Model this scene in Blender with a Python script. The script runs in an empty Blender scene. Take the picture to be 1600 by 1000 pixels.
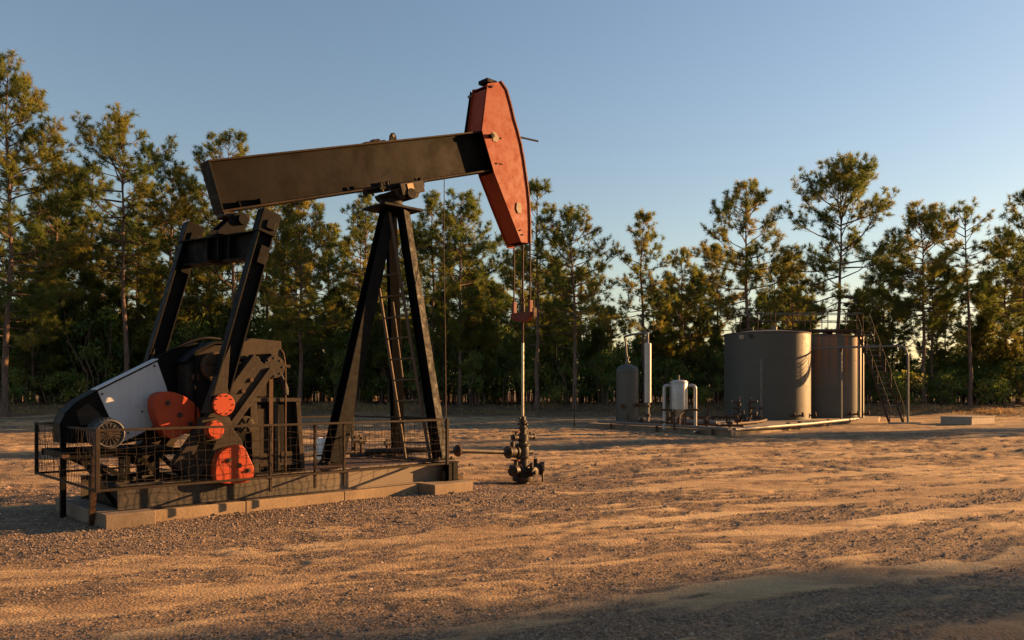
import bpy, bmesh, math, random
import numpy as np
from mathutils import Vector, Matrix

random.seed(7)
RNG = np.random.default_rng(11)
SC = bpy.context.scene
COL = SC.collection
R = math.radians

# ------------------------------------------------------------------ camera, sky, sun, exposure
cam_data = bpy.data.cameras.new('camera')
cam = bpy.data.objects.new('camera', cam_data)
COL.objects.link(cam)
cam.location = (0, 0, 1.65)
cam.rotation_euler = (R(90), 0, 0)
cam_data.lens = 28
cam_data.sensor_width = 36
cam_data.shift_y = 0.07
cam_data.clip_start = 0.1
cam_data.clip_end = 4000
SC.camera = cam

SUN_AZ = 21.0        # degrees from +X towards +Y (right, slightly beyond the machine)
SUN_EL = 12.5
world = bpy.data.worlds.new('World')
SC.world = world
world.use_nodes = True
wn = world.node_tree
sky = wn.nodes.new('ShaderNodeTexSky')
sky.sky_type = 'NISHITA'
sky.sun_disc = False
sky.sun_elevation = R(SUN_EL)
sky.sun_rotation = R(90 - SUN_AZ)
sky.altitude = 0
sky.air_density = 1.4
sky.dust_density = 0.5
sky.ozone_density = 2.3
wb = wn.nodes.new('ShaderNodeMix')          # white balance of the whole sky
wb.data_type = 'RGBA'; wb.blend_type = 'MULTIPLY'; wb.inputs[0].default_value = 1.0
wb.inputs[7].default_value = (1.06, 0.972, 1.01, 1)
wn.links.new(sky.outputs[0], wb.inputs[6])
wn.links.new(wb.outputs[2], wn.nodes['Background'].inputs[0])
wn.nodes['Background'].inputs[1].default_value = 0.05

sun_data = bpy.data.lights.new('sun', 'SUN')
sun_data.energy = 5.0
sun_data.angle = R(0.5)
sun_data.color = (1.0, 0.53, 0.20)
sun = bpy.data.objects.new('sun', sun_data)
COL.objects.link(sun)
sdir = Vector((math.cos(R(SUN_AZ)) * math.cos(R(SUN_EL)), math.sin(R(SUN_AZ)) * math.cos(R(SUN_EL)), math.sin(R(SUN_EL))))
sun.rotation_euler = sdir.to_track_quat('Z', 'Y').to_euler()
sun.location = sdir * 200

SC.view_settings.view_transform = 'Standard'
SC.view_settings.look = 'None'
SC.view_settings.gamma = 1
SC.view_settings.use_curve_mapping = False
SC.view_settings.exposure = 1.78
SC.render.engine = 'CYCLES'
SC.cycles.max_bounces = 6
SC.cycles.transparent_max_bounces = 8
SC.cycles.use_denoising = True

# ------------------------------------------------------------------ materials
def new_mat(name):
    m = bpy.data.materials.new(name)
    m.use_nodes = True
    nt = m.node_tree
    return m, nt, nt.nodes['Principled BSDF']

def N(nt, kind, **kw):
    n = nt.nodes.new(kind)
    for k, v in kw.items():
        if k in n.inputs:
            n.inputs[k].default_value = v
        else:
            setattr(n, k, v)
    return n

def ramp(nt, fac, stops):
    r = nt.nodes.new('ShaderNodeValToRGB')
    els = r.color_ramp.elements
    while len(els) < len(stops):
        els.new(0.5)
    for e, (p, c) in zip(els, stops):
        e.position = p
        e.color = (*c, 1) if len(c) == 3 else c
    nt.links.new(fac, r.inputs[0])
    return r.outputs[0]

def mix(nt, fac, a, b):
    m = nt.nodes.new('ShaderNodeMix')
    m.data_type = 'RGBA'
    for sock, v in ((m.inputs[0], fac), (m.inputs[6], a), (m.inputs[7], b)):
        if isinstance(v, (int, float)):
            sock.default_value = v
        elif isinstance(v, tuple):
            sock.default_value = (*v, 1)
        else:
            nt.links.new(v, sock)
    return m.outputs[2]

def noise(nt, coord, scale, detail=4, rough=0.55, dist=0.0):
    n = N(nt, 'ShaderNodeTexNoise')
    n.inputs['Scale'].default_value = scale
    n.inputs['Detail'].default_value = detail
    n.inputs['Roughness'].default_value = rough
    n.inputs['Distortion'].default_value = dist
    if coord is not None:
        nt.links.new(coord, n.inputs['Vector'])
    return n.outputs['Fac']

def mapping(nt, coord, scale=(1, 1, 1), rot=(0, 0, 0)):
    m = nt.nodes.new('ShaderNodeMapping')
    m.inputs['Scale'].default_value = scale
    m.inputs['Rotation'].default_value = rot
    nt.links.new(coord, m.inputs['Vector'])
    return m.outputs[0]

def painted(name, base, dust, wear, rough=0.5, metallic=0.0, dust_amt=0.5, wear_amt=0.3, scale=3.0, bump=0.15, spec=0.5):
    """weathered paint: base colour, drifts of dust, chips of wear"""
    m, nt, b = new_mat(name)
    tc = N(nt, 'ShaderNodeTexCoord').outputs['Object']
    n1 = noise(nt, tc, scale * 0.6, 5, 0.6, 0.4)
    n2 = noise(nt, tc, scale * 5, 6, 0.65)
    n3 = noise(nt, tc, scale * 18, 3, 0.6)
    streak = noise(nt, mapping(nt, tc, (9, 9, 0.7)), scale * 0.8, 4, 0.6)
    d = ramp(nt, n1, [(0.38, (0, 0, 0)), (0.72, (dust_amt,) * 3)])
    c = mix(nt, d, base, dust)
    sfac = ramp(nt, streak, [(0.52, (0, 0, 0)), (0.75, (dust_amt * 0.7,) * 3)])
    c = mix(nt, sfac, c, dust)
    w = ramp(nt, n2, [(0.60, (0, 0, 0)), (0.70, (wear_amt,) * 3)])
    c = mix(nt, w, c, wear)
    nt.links.new(c, b.inputs['Base Color'])
    rr = ramp(nt, n2, [(0.3, (max(rough - 0.1, 0),) * 3), (0.7, (min(rough + 0.2, 1),) * 3)])
    nt.links.new(rr, b.inputs['Roughness'])
    b.inputs['Metallic'].default_value = metallic
    b.inputs['Specular IOR Level'].default_value = spec
    bp = N(nt, 'ShaderNodeBump', Strength=bump, Distance=0.01)
    nt.links.new(n3, bp.inputs['Height'])
    nt.links.new(bp.outputs[0], b.inputs['Normal'])
    return m

M = {}
M['black'] = painted('black_weathered_paint', (0.0030, 0.0028, 0.0027), (0.0095, 0.0068, 0.005), (0.022, 0.012, 0.0075), 0.6, 0, 0.35, 0.16, 2.0, spec=0.10)
M['beam'] = painted('brown_black_beam_paint', (0.0026, 0.0020, 0.0016), (0.0125, 0.0080, 0.0046), (0.028, 0.014, 0.008), 0.62, 0, 0.75, 0.10, 0.5, 0.1, spec=0.08)
M['flange'] = painted('rust_edged_beam_paint', (0.010, 0.007, 0.005), (0.05, 0.028, 0.015), (0.09, 0.042, 0.02), 0.65, 0, 0.6, 0.4, 2.5, 0.1, spec=0.12)
M['ladder'] = painted('worn_ladder_steel', (0.085, 0.058, 0.038), (0.12, 0.08, 0.05), (0.04, 0.025, 0.016), 0.6, 0.1, 0.5, 0.4, 5.0, 0.1, spec=0.25)
M['motor'] = painted('grey_motor_paint', (0.06, 0.06, 0.062), (0.04, 0.036, 0.032), (0.03, 0.026, 0.022), 0.5, 0, 0.5, 0.4, 6.0, 0.1, spec=0.3)
M['grime'] = painted('oily_dusty_steel', (0.012, 0.0095, 0.008), (0.038, 0.027, 0.018), (0.035, 0.017, 0.01), 0.6, 0, 0.7, 0.35, 3.0, spec=0.15)
M['dusty'] = painted('dusty_brown_paint', (0.022, 0.017, 0.013), (0.052, 0.039, 0.027), (0.016, 0.011, 0.008), 0.7, 0, 0.65, 0.4, 3.5, spec=0.15)
M['orange'] = painted('orange_red_paint', (0.32, 0.040, 0.011), (0.25, 0.042, 0.015), (0.10, 0.025, 0.013), 0.5, 0, 0.35, 0.35, 3.6, 0.05, spec=0.22)
M['headorange'] = painted('faded_orange_red_paint', (0.210, 0.029, 0.008), (0.185, 0.036, 0.0125), (0.085, 0.022, 0.011), 0.55, 0, 0.55, 0.3, 1.3, 0.05, spec=0.18)
M['redbrown'] = painted('red_oxide_paint', (0.11, 0.018, 0.010), (0.12, 0.042, 0.024), (0.05, 0.016, 0.01), 0.55, 0, 0.4, 0.5, 5.0, spec=0.2)
M['white'] = painted('dirty_white_paint', (0.42, 0.43, 0.45), (0.33, 0.33, 0.34), (0.08, 0.07, 0.06), 0.5, 0, 0.6, 0.22, 2.4, 0.05, spec=0.3)
M['tank'] = painted('grey_green_tank_paint', (0.070, 0.070, 0.060), (0.058, 0.056, 0.046), (0.055, 0.045, 0.032), 0.45, 0, 0.5, 0.12, 0.8, 0.04, spec=0.22)
M['galv'] = painted('galvanised_pipe', (0.135, 0.127, 0.115), (0.085, 0.072, 0.058), (0.07, 0.045, 0.028), 0.5, 0.1, 0.6, 0.3, 4.0, 0.08, spec=0.25)
M['silver'] = painted('aluminium_paint', (0.34, 0.335, 0.325), (0.22, 0.20, 0.175), (0.14, 0.08, 0.05), 0.36, 0.3, 0.6, 0.25, 3.0, 0.06)
M['rust'] = painted('rusty_steel', (0.05, 0.027, 0.016), (0.09, 0.052, 0.03), (0.028, 0.018, 0.013), 0.72, 0.1, 0.6, 0.5, 6.0, 0.25, spec=0.25)
M['iron'] = painted('dark_cast_iron', (0.018, 0.0135, 0.011), (0.075, 0.043, 0.022), (0.06, 0.03, 0.014), 0.5, 0.1, 0.55, 0.4, 7.0, 0.25, spec=0.3)
M['rod'] = painted('polished_rod_steel', (0.42, 0.38, 0.33), (0.30, 0.24, 0.17), (0.3, 0.2, 0.12), 0.28, 0.9, 0.3, 0.15, 5.0, 0.03)
M['wire'] = painted('rusty_wire', (0.018, 0.012, 0.009), (0.04, 0.026, 0.017), (0.012, 0.009, 0.007), 0.7, 0.1, 0.5, 0.4, 8.0, 0.05, spec=0.2)
M['brass'] = painted('yellow_brass_plate', (0.30, 0.19, 0.08), (0.2, 0.12, 0.06), (0.1, 0.05, 0.03), 0.5, 0.1, 0.5, 0.4, 12.0, 0.05)
M['cream'] = painted('cream_patch_paint', (0.27, 0.22, 0.155), (0.20, 0.14, 0.09), (0.14, 0.06, 0.03), 0.6, 0, 0.6, 0.5, 9.0, 0.05, spec=0.2)
M['wood'] = painted('weathered_timber', (0.27, 0.22, 0.17), (0.18, 0.14, 0.10), (0.11, 0.08, 0.06), 0.85, 0, 0.6, 0.4, 6.0, 0.3)
M['bucket'] = painted('white_plastic', (0.78, 0.77, 0.74), (0.55, 0.48, 0.38), (0.45, 0.36, 0.26), 0.4, 0, 0.35, 0.2, 5.0, 0.02)
M['rubber'] = painted('black_rubber', (0.012, 0.012, 0.012), (0.06, 0.045, 0.03), (0.03, 0.025, 0.02), 0.8, 0, 0.5, 0.3, 8.0)

def concrete_mat(name, col, dark):
    m, nt, b = new_mat(name)
    tc = N(nt, 'ShaderNodeTexCoord').outputs['Object']
    n1 = noise(nt, tc, 1.7, 6, 0.62, 0.3)
    n2 = noise(nt, tc, 26, 5, 0.65)
    c = ramp(nt, n1, [(0.3, dark), (0.62, col)])
    c = mix(nt, ramp(nt, n2, [(0.45, (0, 0, 0)), (0.75, (0.55,) * 3)]), c, tuple(x * 0.55 for x in col))
    nt.links.new(c, b.inputs['Base Color'])
    b.inputs['Roughness'].default_value = 0.9
    bp = N(nt, 'ShaderNodeBump', Strength=0.5, Distance=0.012)
    nt.links.new(n2, bp.inputs['Height'])
    nt.links.new(bp.outputs[0], b.inputs['Normal'])
    return m
M['concrete'] = concrete_mat('stained_concrete', (0.25, 0.175, 0.105), (0.14, 0.095, 0.058))
M['concrete_grey'] = concrete_mat('grey_concrete', (0.17, 0.125, 0.085), (0.085, 0.062, 0.043))

def skid_mat():
    """dark steel sill: black, with pale mud splashed on the web"""
    m, nt, b = new_mat('mud_splashed_steel')
    tc = N(nt, 'ShaderNodeTexCoord').outputs['Object']
    n1 = noise(nt, mapping(nt, tc, (0.5, 1, 1)), 1.1, 6, 0.62, 0.5)
    n2 = noise(nt, tc, 16, 5, 0.7)
    sx = N(nt, 'ShaderNodeSeparateXYZ'); nt.links.new(tc, sx.inputs[0])
    # the mud thickens towards the well end of the sill
    g = N(nt, 'ShaderNodeMapRange'); g.inputs['From Min'].default_value = 0.2; g.inputs['From Max'].default_value = 4.0
    nt.links.new(sx.outputs['X'], g.inputs['Value'])
    ad = N(nt, 'ShaderNodeMath', operation='ADD'); nt.links.new(n1, ad.inputs[0])
    mu = N(nt, 'ShaderNodeMath', operation='MULTIPLY'); nt.links.new(g.outputs[0], mu.inputs[0]); mu.inputs[1].default_value = 0.42
    nt.links.new(mu.outputs[0], ad.inputs[1])
    c = ramp(nt, ad.outputs[0], [(0.45, (0.015, 0.012, 0.009)), (0.75, (0.05, 0.037, 0.025)), (1.0, (0.135, 0.10, 0.068))])
    c = mix(nt, ramp(nt, n2, [(0.55, (0, 0, 0)), (0.66, (0.5,) * 3)]), c, (0.13, 0.08, 0.045))
    nt.links.new(c, b.inputs['Base Color'])
    b.inputs['Roughness'].default_value = 0.75
    bp = N(nt, 'ShaderNodeBump', Strength=0.25, Distance=0.01)
    nt.links.new(n2, bp.inputs['Height']); nt.links.new(bp.outputs[0], b.inputs['Normal'])
    return m
M['skid'] = skid_mat()

def rusty_tank_mat():
    """tank paint with rust that has run down from the roof edge"""
    m, nt, b = new_mat('rust_streaked_tank_paint')
    tc = N(nt, 'ShaderNodeTexCoord').outputs['Object']
    n1 = noise(nt, tc, 0.7, 5, 0.6, 0.3)
    c = ramp(nt, n1, [(0.35, (0.060, 0.057, 0.047)), (0.65, (0.08, 0.075, 0.062))])
    st = noise(nt, mapping(nt, tc, (2.6, 2.6, 0.06)), 0.85, 4, 0.6)
    sx = N(nt, 'ShaderNodeSeparateXYZ'); nt.links.new(tc, sx.inputs[0])
    h = N(nt, 'ShaderNodeMapRange'); h.inputs['From Min'].default_value = 1.5; h.inputs['From Max'].default_value = 4.2
    nt.links.new(sx.outputs['Z'], h.inputs['Value'])
    s = ramp(nt, st, [(0.47, (0, 0, 0)), (0.58, (1, 1, 1))])
    mu = N(nt, 'ShaderNodeMath', operation='MULTIPLY'); nt.links.new(s, mu.inputs[0]); nt.links.new(h.outputs[0], mu.inputs[1])
    c = mix(nt, mu.outputs[0], c, (0.27, 0.088, 0.018))
    nt.links.new(c, b.inputs['Base Color'])
    b.inputs['Roughness'].default_value = 0.5
    return m
M['tank_rust'] = rusty_tank_mat()

def bark_mat():
    m, nt, b = new_mat('pine_bark')
    tc = N(nt, 'ShaderNodeTexCoord').outputs['Object']
    n1 = noise(nt, mapping(nt, tc, (1, 1, 0.25)), 9, 5, 0.7)
    c = ramp(nt, n1, [(0.3, (0.055, 0.038, 0.03)), (0.55, (0.15, 0.10, 0.075)), (0.75, (0.23, 0.165, 0.125))])
    nt.links.new(c, b.inputs['Base Color'])
    b.inputs['Roughness'].default_value = 0.95
    b.inputs['Specular IOR Level'].default_value = 0.2
    bp = N(nt, 'ShaderNodeBump', Strength=0.6, Distance=0.04)
    nt.links.new(n1, bp.inputs['Height']); nt.links.new(bp.outputs[0], b.inputs['Normal'])
    return m
M['bark'] = bark_mat()

def leaf_mat(name, stops, trans=0.4, rough=0.55):
    """thin leaf: part of the light passes through; colour differs from tuft to tuft ('tint' attribute) and tree to tree"""
    m = bpy.data.materials.new(name); m.use_nodes = True
    nt = m.node_tree
    for n in list(nt.nodes): nt.nodes.remove(n)
    out = N(nt, 'ShaderNodeOutputMaterial')
    at = N(nt, 'ShaderNodeAttribute'); at.attribute_name = 'tint'
    oi = N(nt, 'ShaderNodeObjectInfo')
    ad = N(nt, 'ShaderNodeMath', operation='MULTIPLY_ADD')
    nt.links.new(oi.outputs['Random'], ad.inputs[0]); ad.inputs[1].default_value = 0.3
    nt.links.new(at.outputs['Fac'], ad.inputs[2])
    c = ramp(nt, ad.outputs[0], stops)
    df = N(nt, 'ShaderNodeBsdfPrincipled')
    df.inputs['Roughness'].default_value = rough
    df.inputs['Specular IOR Level'].default_value = 0.25
    tr = N(nt, 'ShaderNodeBsdfTranslucent')
    nt.links.new(c, df.inputs['Base Color'])
    hs = N(nt, 'ShaderNodeHueSaturation', Saturation=1.1, Value=1.5)
    nt.links.new(c, hs.inputs['Color']); nt.links.new(hs.outputs[0], tr.inputs['Color'])
    mx = N(nt, 'ShaderNodeMixShader'); mx.inputs[0].default_value = trans
    nt.links.new(df.outputs[0], mx.inputs[1]); nt.links.new(tr.outputs[0], mx.inputs[2])
    nt.links.new(mx.outputs[0], out.inputs[0])
    return m
M['needle'] = leaf_mat('pine_needles', [(0.0, (0.044, 0.072, 0.018)), (0.5, (0.106, 0.130, 0.029)), (1.0, (0.205, 0.182, 0.043)), (1.25, (0.25, 0.20, 0.053))], 0.47)
M['leaf'] = leaf_mat('shrub_leaves', [(0.0, (0.055, 0.098, 0.028)), (0.6, (0.125, 0.17, 0.042)), (1.0, (0.27, 0.235, 0.065))], 0.45)
M['drygrass'] = leaf_mat('dry_grass', [(0.0, (0.16, 0.10, 0.045)), (0.6, (0.30, 0.20, 0.095)), (1.0, (0.40, 0.29, 0.15))], 0.3, 0.8)

# ------------------------------------------------------------------ object helpers
def tag(o, label, cat, group=None):
    o['label'] = label
    o['category'] = cat
    if group: o['group'] = group
    return o

def thing(name, label, cat, loc=(0, 0, 0), rz=0.0, group=None):
    o = bpy.data.objects.new(name, None)
    o.empty_display_size = 0.2
    COL.objects.link(o)
    o.location = loc
    o.rotation_euler = (0, 0, rz)
    return tag(o, label, cat, group)

def link_mesh(name, me, mat=None, parent=None):
    o = bpy.data.objects.new(name, me)
    if mat is not None and not me.materials:
        me.materials.append(M[mat] if isinstance(mat, str) else mat)
    COL.objects.link(o)
    if parent is not None: o.parent = parent
    return o

class MB:
    """collects shapes into one mesh"""
    def __init__(s): s.v = []; s.f = []
    def add(s, vs, fs):
        o = len(s.v)
        s.v += [tuple(p) for p in vs]
        s.f += [tuple(i + o for i in f) for f in fs]
        return s
    def box(s, c, d, rot=None):
        x, y, z = (k / 2 for k in d)
        vs = [Vector((sx * x, sy * y, sz * z)) for sz in (-1, 1) for sx, sy in ((-1, -1), (1, -1), (1, 1), (-1, 1))]
        if rot is not None: vs = [rot @ p for p in vs]
        c = Vector(c)
        return s.add([p + c for p in vs], [(3, 2, 1, 0), (4, 5, 6, 7), (0, 1, 5, 4), (1, 2, 6, 5), (2, 3, 7, 6), (3, 0, 4, 7)])
    def bb(s, x0, x1, y0, y1, z0, z1):
        return s.box(((x0 + x1) / 2, (y0 + y1) / 2, (z0 + z1) / 2), (abs(x1 - x0), abs(y1 - y0), abs(z1 - z0)))
    @staticmethod
    def frame(p0, p1, up=(0, 0, 1)):
        d = (Vector(p1) - Vector(p0)).normalized()
        u = Vector(up)
        if abs(d.dot(u)) > 0.98: u = Vector((1, 0, 0))
        a = d.cross(u).normalized()
        b = a.cross(d).normalized()
        return a, b, d
    def sweep(s, p0, p1, sec, up=(0, 0, 1), scale1=1.0):
        """section polygon (a, b) swept from p0 to p1; b points towards 'up'"""
        a, b, d = MB.frame(p0, p1, up)
        p0 = Vector(p0); p1 = Vector(p1); n = len(sec)
        vs = [p0 + a * x + b * y for x, y in sec] + [p1 + a * x * scale1 + b * y * scale1 for x, y in sec]
        fs = [tuple(range(n - 1, -1, -1)), tuple(range(n, 2 * n))]
        fs += [(i, (i + 1) % n, n + (i + 1) % n, n + i) for i in range(n)]
        return s.add(vs, fs)
    def bar(s, p0, p1, w, h, up=(0, 0, 1)):
        return s.sweep(p0, p1, [(-w / 2, -h / 2), (w / 2, -h / 2), (w / 2, h / 2), (-w / 2, h / 2)], up)
    def ibeam(s, p0, p1, w, h, t, up=(0, 0, 1)):
        a, b, c = w / 2, h / 2, t / 2
        return s.sweep(p0, p1, [(-a, -b), (a, -b), (a, -b + t), (c, -b + t), (c, b - t), (a, b - t), (a, b), (-a, b), (-a, b - t), (-c, b - t), (-c, -b + t), (-a, -b + t)], up)
    def channel(s, p0, p1, w, h, t, up=(0, 0, 1), flip=1):
        a, b = w / 2 * flip, h / 2
        tt = t * flip
        sec = [(-a, -b), (a, -b), (a, -b + t), (-a + tt, -b + t), (-a + tt, b - t), (a, b - t), (a, b), (-a, b)]
        if flip < 0: sec = sec[::-1]
        return s.sweep(p0, p1, sec, up)
    def angle(s, p0, p1, w, t, up=(0, 0, 1), fx=1, fy=1):
        sec = [(0, 0), (w * fx, 0), (w * fx, t * fy), (t * fx, t * fy), (t * fx, w * fy), (0, w * fy)]
        if fx * fy < 0: sec = sec[::-1]
        return s.sweep(p0, p1, sec, up)
    def cyl(s, p0, p1, r, n=16, r1=None):
        r1 = r if r1 is None else r1
        a, b, d = MB.frame(p0, p1)
        p0 = Vector(p0); p1 = Vector(p1)
        cs = [(math.cos(2 * math.pi * i / n), math.sin(2 * math.pi * i / n)) for i in range(n)]
        vs = [p0 + (a * c + b * q) * r for c, q in cs] + [p1 + (a * c + b * q) * r1 for c, q in cs]
        fs = [tuple(range(n - 1, -1, -1)), tuple(range(n, 2 * n))] + [(i, (i + 1) % n, n + (i + 1) % n, n + i) for i in range(n)]
        return s.add(vs, fs)
    def tube(s, pts, r, n=8, r_end=None):
        pts = [Vector(p) for p in pts]
        m = len(pts)
        vs = []; fs = []
        d0 = (pts[1] - pts[0]).normalized()
        u = Vector((0, 0, 1)) if abs(d0.z) < 0.9 else Vector((1, 0, 0))
        a = d0.cross(u).normalized()
        for i, p in enumerate(pts):
            d = (pts[min(i + 1, m - 1)] - pts[max(i - 1, 0)]).normalized()
            a = (a - d * a.dot(d)).normalized()
            b = d.cross(a)
            rr = r if r_end is None else r + (r_end - r) * i / (m - 1)
            vs += [p + (a * math.cos(2 * math.pi * k / n) + b * math.sin(2 * math.pi * k / n)) * rr for k in range(n)]
        for i in range(m - 1):
            for k in range(n):
                fs.append((i * n + k, i * n + (k + 1) % n, (i + 1) * n + (k + 1) % n, (i + 1) * n + k))
        fs.append(tuple(range(n - 1, -1, -1)))
        fs.append(tuple((m - 1) * n + k for k in range(n)))
        return s.add(vs, fs)
    def lathe(s, base, prof, n=20, axis=(0, 0, 1)):
        """profile [(r, h)] turned about the axis through base"""
        a, b, d = MB.frame(base, Vector(base) + Vector(axis))
        base = Vector(base)
        vs = []; fs = []
        for r, h in prof:
            vs += [base + d * h + (a * math.cos(2 * math.pi * k / n) + b * math.sin(2 * math.pi * k / n)) * r for k in range(n)]
        for i in range(len(prof) - 1):
            for k in range(n):
                fs.append((i * n + k, i * n + (k + 1) % n, (i + 1) * n + (k + 1) % n, (i + 1) * n + k))
        fs.append(tuple(range(n - 1, -1, -1)))
        fs.append(tuple((len(prof) - 1) * n + k for k in range(n)))
        return s.add(vs, fs)
    def prism_uz(s, poly, v0, v1):
        """polygon in the (x, z) plane, extruded from y = v0 to y = v1"""
        n = len(poly)
        area = sum(poly[i][0] * poly[(i + 1) % n][1] - poly[(i + 1) % n][0] * poly[i][1] for i in range(n))
        if area < 0: poly = poly[::-1]
        lo, hi = min(v0, v1), max(v0, v1)
        vs = [(x, lo, z) for x, z in poly] + [(x, hi, z) for x, z in poly]
        fs = [tuple(range(n)), tuple(range(2 * n - 1, n - 1, -1))] + [(i, n + i, n + (i + 1) % n, (i + 1) % n) for i in range(n)]
        return s.add(vs, fs)
    def mesh(s, name, smooth=None):
        me = bpy.data.meshes.new(name)
        me.from_pydata(s.v, [], s.f)
        bm = bmesh.new(); bm.from_mesh(me)
        bmesh.ops.recalc_face_normals(bm, faces=bm.faces)
        bm.to_mesh(me); bm.free()
        me.update()
        if smooth is not None:
            me.shade_smooth()
            me.set_sharp_from_angle(angle=R(smooth))
        return me
    def build(s, name, mat, parent=None, smooth=None, bevel=0.0):
        o = link_mesh(name, s.mesh(name, smooth), mat, parent)
        if bevel:
            b = o.modifiers.new('bevel', 'BEVEL')
            b.width = bevel; b.segments = 2; b.limit_method = 'ANGLE'; b.angle_limit = R(40)
        return o

def fillet(pts, r, n=5):
    """polyline with rounded corners"""
    pts = [Vector(p) for p in pts]
    out = [pts[0]]
    for i in range(1, len(pts) - 1):
        p, a, b = pts[i], pts[i - 1], pts[i + 1]
        da, db = (a - p), (b - p)
        k = min(r, da.length * 0.45, db.length * 0.45)
        q0, q1 = p + da.normalized() * k, p + db.normalized() * k
        for j in range(n + 1):
            t = j / n
            out.append(q0 * (1 - t) ** 2 + p * 2 * t * (1 - t) + q1 * t * t)
    out.append(pts[-1])
    return out

def copy_tree(o, parent=None):
    c = o.copy(); COL.objects.link(c); c.parent = parent
    for ch in list(o.children): copy_tree(ch, c)
    return c
# ------------------------------------------------------------------ ground
def vnoise(x, y, seed=0):
    xi = np.floor(x).astype(np.int64); yi = np.floor(y).astype(np.int64)
    fx = x - xi; fy = y - yi
    fx = fx * fx * fx * (fx * (fx * 6 - 15) + 10); fy = fy * fy * fy * (fy * (fy * 6 - 15) + 10)
    def hsh(a, b):
        h = (a * 374761393 + b * 668265263 + seed * 1442695041) & 0xFFFFFFFF
        h = ((h ^ (h >> 13)) * 1274126177) & 0xFFFFFFFF
        h = (h ^ (h >> 16)) & 0xFFFF
        return h / 65535.0
    a = hsh(xi, yi); b = hsh(xi + 1, yi); c = hsh(xi, yi + 1); d = hsh(xi + 1, yi + 1)
    return (a + (b - a) * fx) * (1 - fy) + (c + (d - c) * fx) * fy - 0.5

def fbm(x, y, oct=4, seed=0, gain=0.5):
    r = 0; amp = 1
    for i in range(oct):
        r = r + amp * vnoise(x, y, seed + i * 17); amp *= gain
        x, y = (x * 0.92 - y * 0.39) * 2.03 + 11.3, (x * 0.39 + y * 0.92) * 2.03 + 5.7
    return r

def sstep(a, b, x):
    t = np.clip((x - a) / (b - a), 0, 1)
    return t * t * (3 - 2 * t)

AX = R(43.5)                         # the machine's long axis, from +X towards +Y
UX, UY = math.cos(AX), math.sin(AX)
P0 = (-4.70, 10.0)                   # near edge of the foundation
def to_uv(x, y):
    dx, dy = x - P0[0], y - P0[1]
    return dx * UX + dy * UY, -dx * UY + dy * UX
def from_uv(u, v):
    return P0[0] + u * UX - v * UY, P0[1] + u * UY + v * UX

def bank_line(x):
    return 51.5 + 2.2 * vnoise(x / 13.0, x * 0 + 3.1, 5) + 1.0 * vnoise(x / 4.0, x * 0 + 1.7, 6)

TRK = R(27)
TRACKS = ((1.5, .22), (3.1, .22), (5.05, .26), (6.8, .30), (8.45, .26), (11.6, .3), (13.3, .3), (17.2, .45), (19.4, .45), (24.5, .6), (27.5, .6), (33, .8))
def soil(x, y):
    """0 = packed sand, 1 = loose gravelly soil; and the wheel tracks"""
    s = x * math.cos(TRK) + y * math.sin(TRK); t = -x * math.sin(TRK) + y * math.cos(TRK)
    d = np.hypot(x, y)
    u, v = to_uv(x, y)
    wob = 0.8 * fbm(s / 15, s * 0 + 0.5, 2, 40)
    tr = np.zeros_like(x); rut = np.zeros_like(x); edge = np.zeros_like(x)
    for k, (t0, wd) in enumerate(TRACKS):
        q = t - t0 - wob * (1 + 0.3 * math.sin(k * 1.7)) - 0.035 * math.sin(k * 2.3) * s
        tr = np.maximum(tr, np.exp(-(q / (wd * 1.1)) ** 4))
        edge = np.maximum(edge, np.exp(-((np.abs(q) - 1.75 * wd) / (0.45 * wd)) ** 2))
        rut = rut - np.exp(-(q / wd) ** 2) + 0.75 * (np.exp(-((q - 1.8 * wd) / (0.6 * wd)) ** 2) + np.exp(-((q + 1.8 * wd) / (0.6 * wd)) ** 2))
    ws = s + 1.6 * fbm(s / 3.1, t / 2.0, 2, 101); wt = t + 0.55 * fbm(s / 2.6, t / 1.7, 2, 103)
    n = 0.55 * fbm(ws / 6.0, wt / 2.2, 3, 9) + 0.85 * fbm(ws / 1.9, wt / 0.50, 3, 14) + 0.80 * fbm(ws / 0.50, wt / 0.14, 2, 19)
    n = n + 0.5 * sstep(12, 24, d) * fbm(x / 4.5, y / 1.6, 3, 37)
    near = sstep(2.6, 0.2, np.maximum(np.maximum(-1.2 - u, u - 6.0), np.maximum(-1.4 - v, v - 2.8)))
    m = n + 0.10 - 0.42 * tr + 0.14 * edge + 0.42 * near
    return sstep(-0.34, 0.38, m), rut, s, t, d, u, v

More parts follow.
